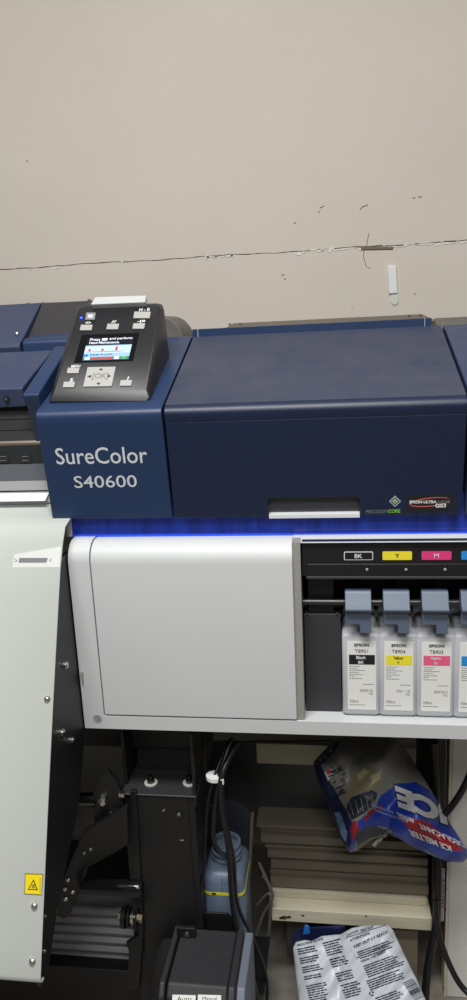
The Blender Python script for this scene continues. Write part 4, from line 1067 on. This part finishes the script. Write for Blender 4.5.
for i in range(4):
    p0, p1 = fr[i], fr[(i+1) % 4]; patch(b, dep2, bul2, poly2, [p0, p1, (p1[0]+.4, p1[1]+.5), (p0[0]+.4, p0[1]+.5)], NVT, .0013, 8)
b.build('print_frame', root, smooth=0)
# dark backing bag edge and blue tab
b = MB(); fp_ = [P(x, y, .194) for x, y in ((291, 952), (291, 934), (300, 929), (345, 926.5), (347, 940), (300, 950))]
b.loft([[p+Vector((0,d,0)) for p in fp_] for d in (0, .004)], NAVP); b.build('backing_film', root)
b = MB(); BT = mat('blue_tab', (46,120,205), .4)
tp_ = [P(x, y, .192) for x, y in ((303, 935), (310, 934), (309, 927), (305, 925.6), (304, 929))]
b.loft([[p+Vector((0,d,0)) for p in tp_] for d in (0, .004)], BT); b.build('blue_tab', root, bevel=.001)

# strands of torn film beside the bottle
TF = mat('torn_film_grey', (104,104,102), .5)
b = MB()
for pts in (((258, 862, .20), (266, 880, .19), (272, 897, .19), (262, 915, .2), (254, 940, .2)), ((262, 875, .195), (270, 892, .19), (268, 935, .2)), ((256, 905, .2), (268, 893, .19), (271, 905, .19))):
    for w_ in (0, 1.5):
        b.tube([P(x+w_, y, Y) for x, y, Y in pts], .0016, TF, 6)
tag(b.build('torn_strap', smooth=50), 'torn grey plastic strap dangling left of the board stack', 'strap')

# ------------------------------------------------------------------ right side
FO = mat('white_board_face', (218,216,208), .8, var=.06, vscale=300, rgb2=(232,230,224), bump=.3, bscale=150); FE = mat('board_edge_cream', (214,206,184), .8, var=.1, vscale=60)
pb_ = PZ(446.5, 997, 0); YB_ = pb_.y
wbx = thing('white_board', 'off white rigid board standing on the floor at the right frame edge', 'board', (pb_.x+.2, YB_+.02, 0))
b = MB(); b.box((pb_.x, YB_, .001), (pb_.x+.5, YB_+.035, ZB-.03), FO); b.build('face_sheet', wbx, bevel=.002)
b = MB(); b.box((pb_.x-.006, YB_-.001, .001), (pb_.x-.0005, YB_+.034, ZB-.05), FE)
for k in range(14):
    z = .03+k*.05+random.uniform(-.01, .01); b.box((pb_.x-.0066, YB_-.0014, z), (pb_.x-.005, YB_+.004, z+.004), mat('brown_speck', (120,92,66), .8))
b.build('edge_strip', wbx)
# black duct with label
b = MB(); YD = YB_+.002
q0, q1 = P(432, 900, YD), P(441.5, 900, YD)
zz0 = P(440, 943, YD).z
b.box((q0.x, YD, zz0), (q1.x+.001, YD+.028, .75), BLACKM); dk = b.build('leg_channel', pr, bevel=.002)
b = MB(); Fq = Face((0, YD-.0005, 0), (1,0,0), (0,0,1))
b.slabpx(Fq, [(440.6, 921), (444, 921), (445, 868), (441.3, 868)], .0006, mat('label_lilac', (186,176,190), .6))
a_ = Fq.px(443.8, 907); c_ = Fq.px(444.2, 878)
b.text(Fq, 'HANDLE', a_[0], a_[1], c_[1]-a_[1], .0045, mat('label_plum', (70,40,70), .6), o=.001, bold=.02, du=(0, 1))
b.build('label', dk, smooth=0)
CAB2 = CAB
cable('hose', [(434, 742, .225), (436, 800, .222), (437, 850, .215), (437.5, 890, .185), (436, 925, .185), (430, 955, .18), (426, 985, .16), (425, 1015, .15)], .0085, 'thick black hose running down past the right ends of the boards', 'hose')
cable('power_cable', [(436, 900, .17), (437, 922, .16), (442, 945, .15), (452, 970, .13), (463, 988, .12), (480, 1003, .10)], .0058, 'black cable curving across the lower white board to the frame corner')
cable('power_cable', [(482, 735, .15), (472, 768, .17), (463, 789, .18), (452, 806, .183), (444, 816, .185), (438, 830, .19)], .0065, 'black cable curving down across the upper white board')
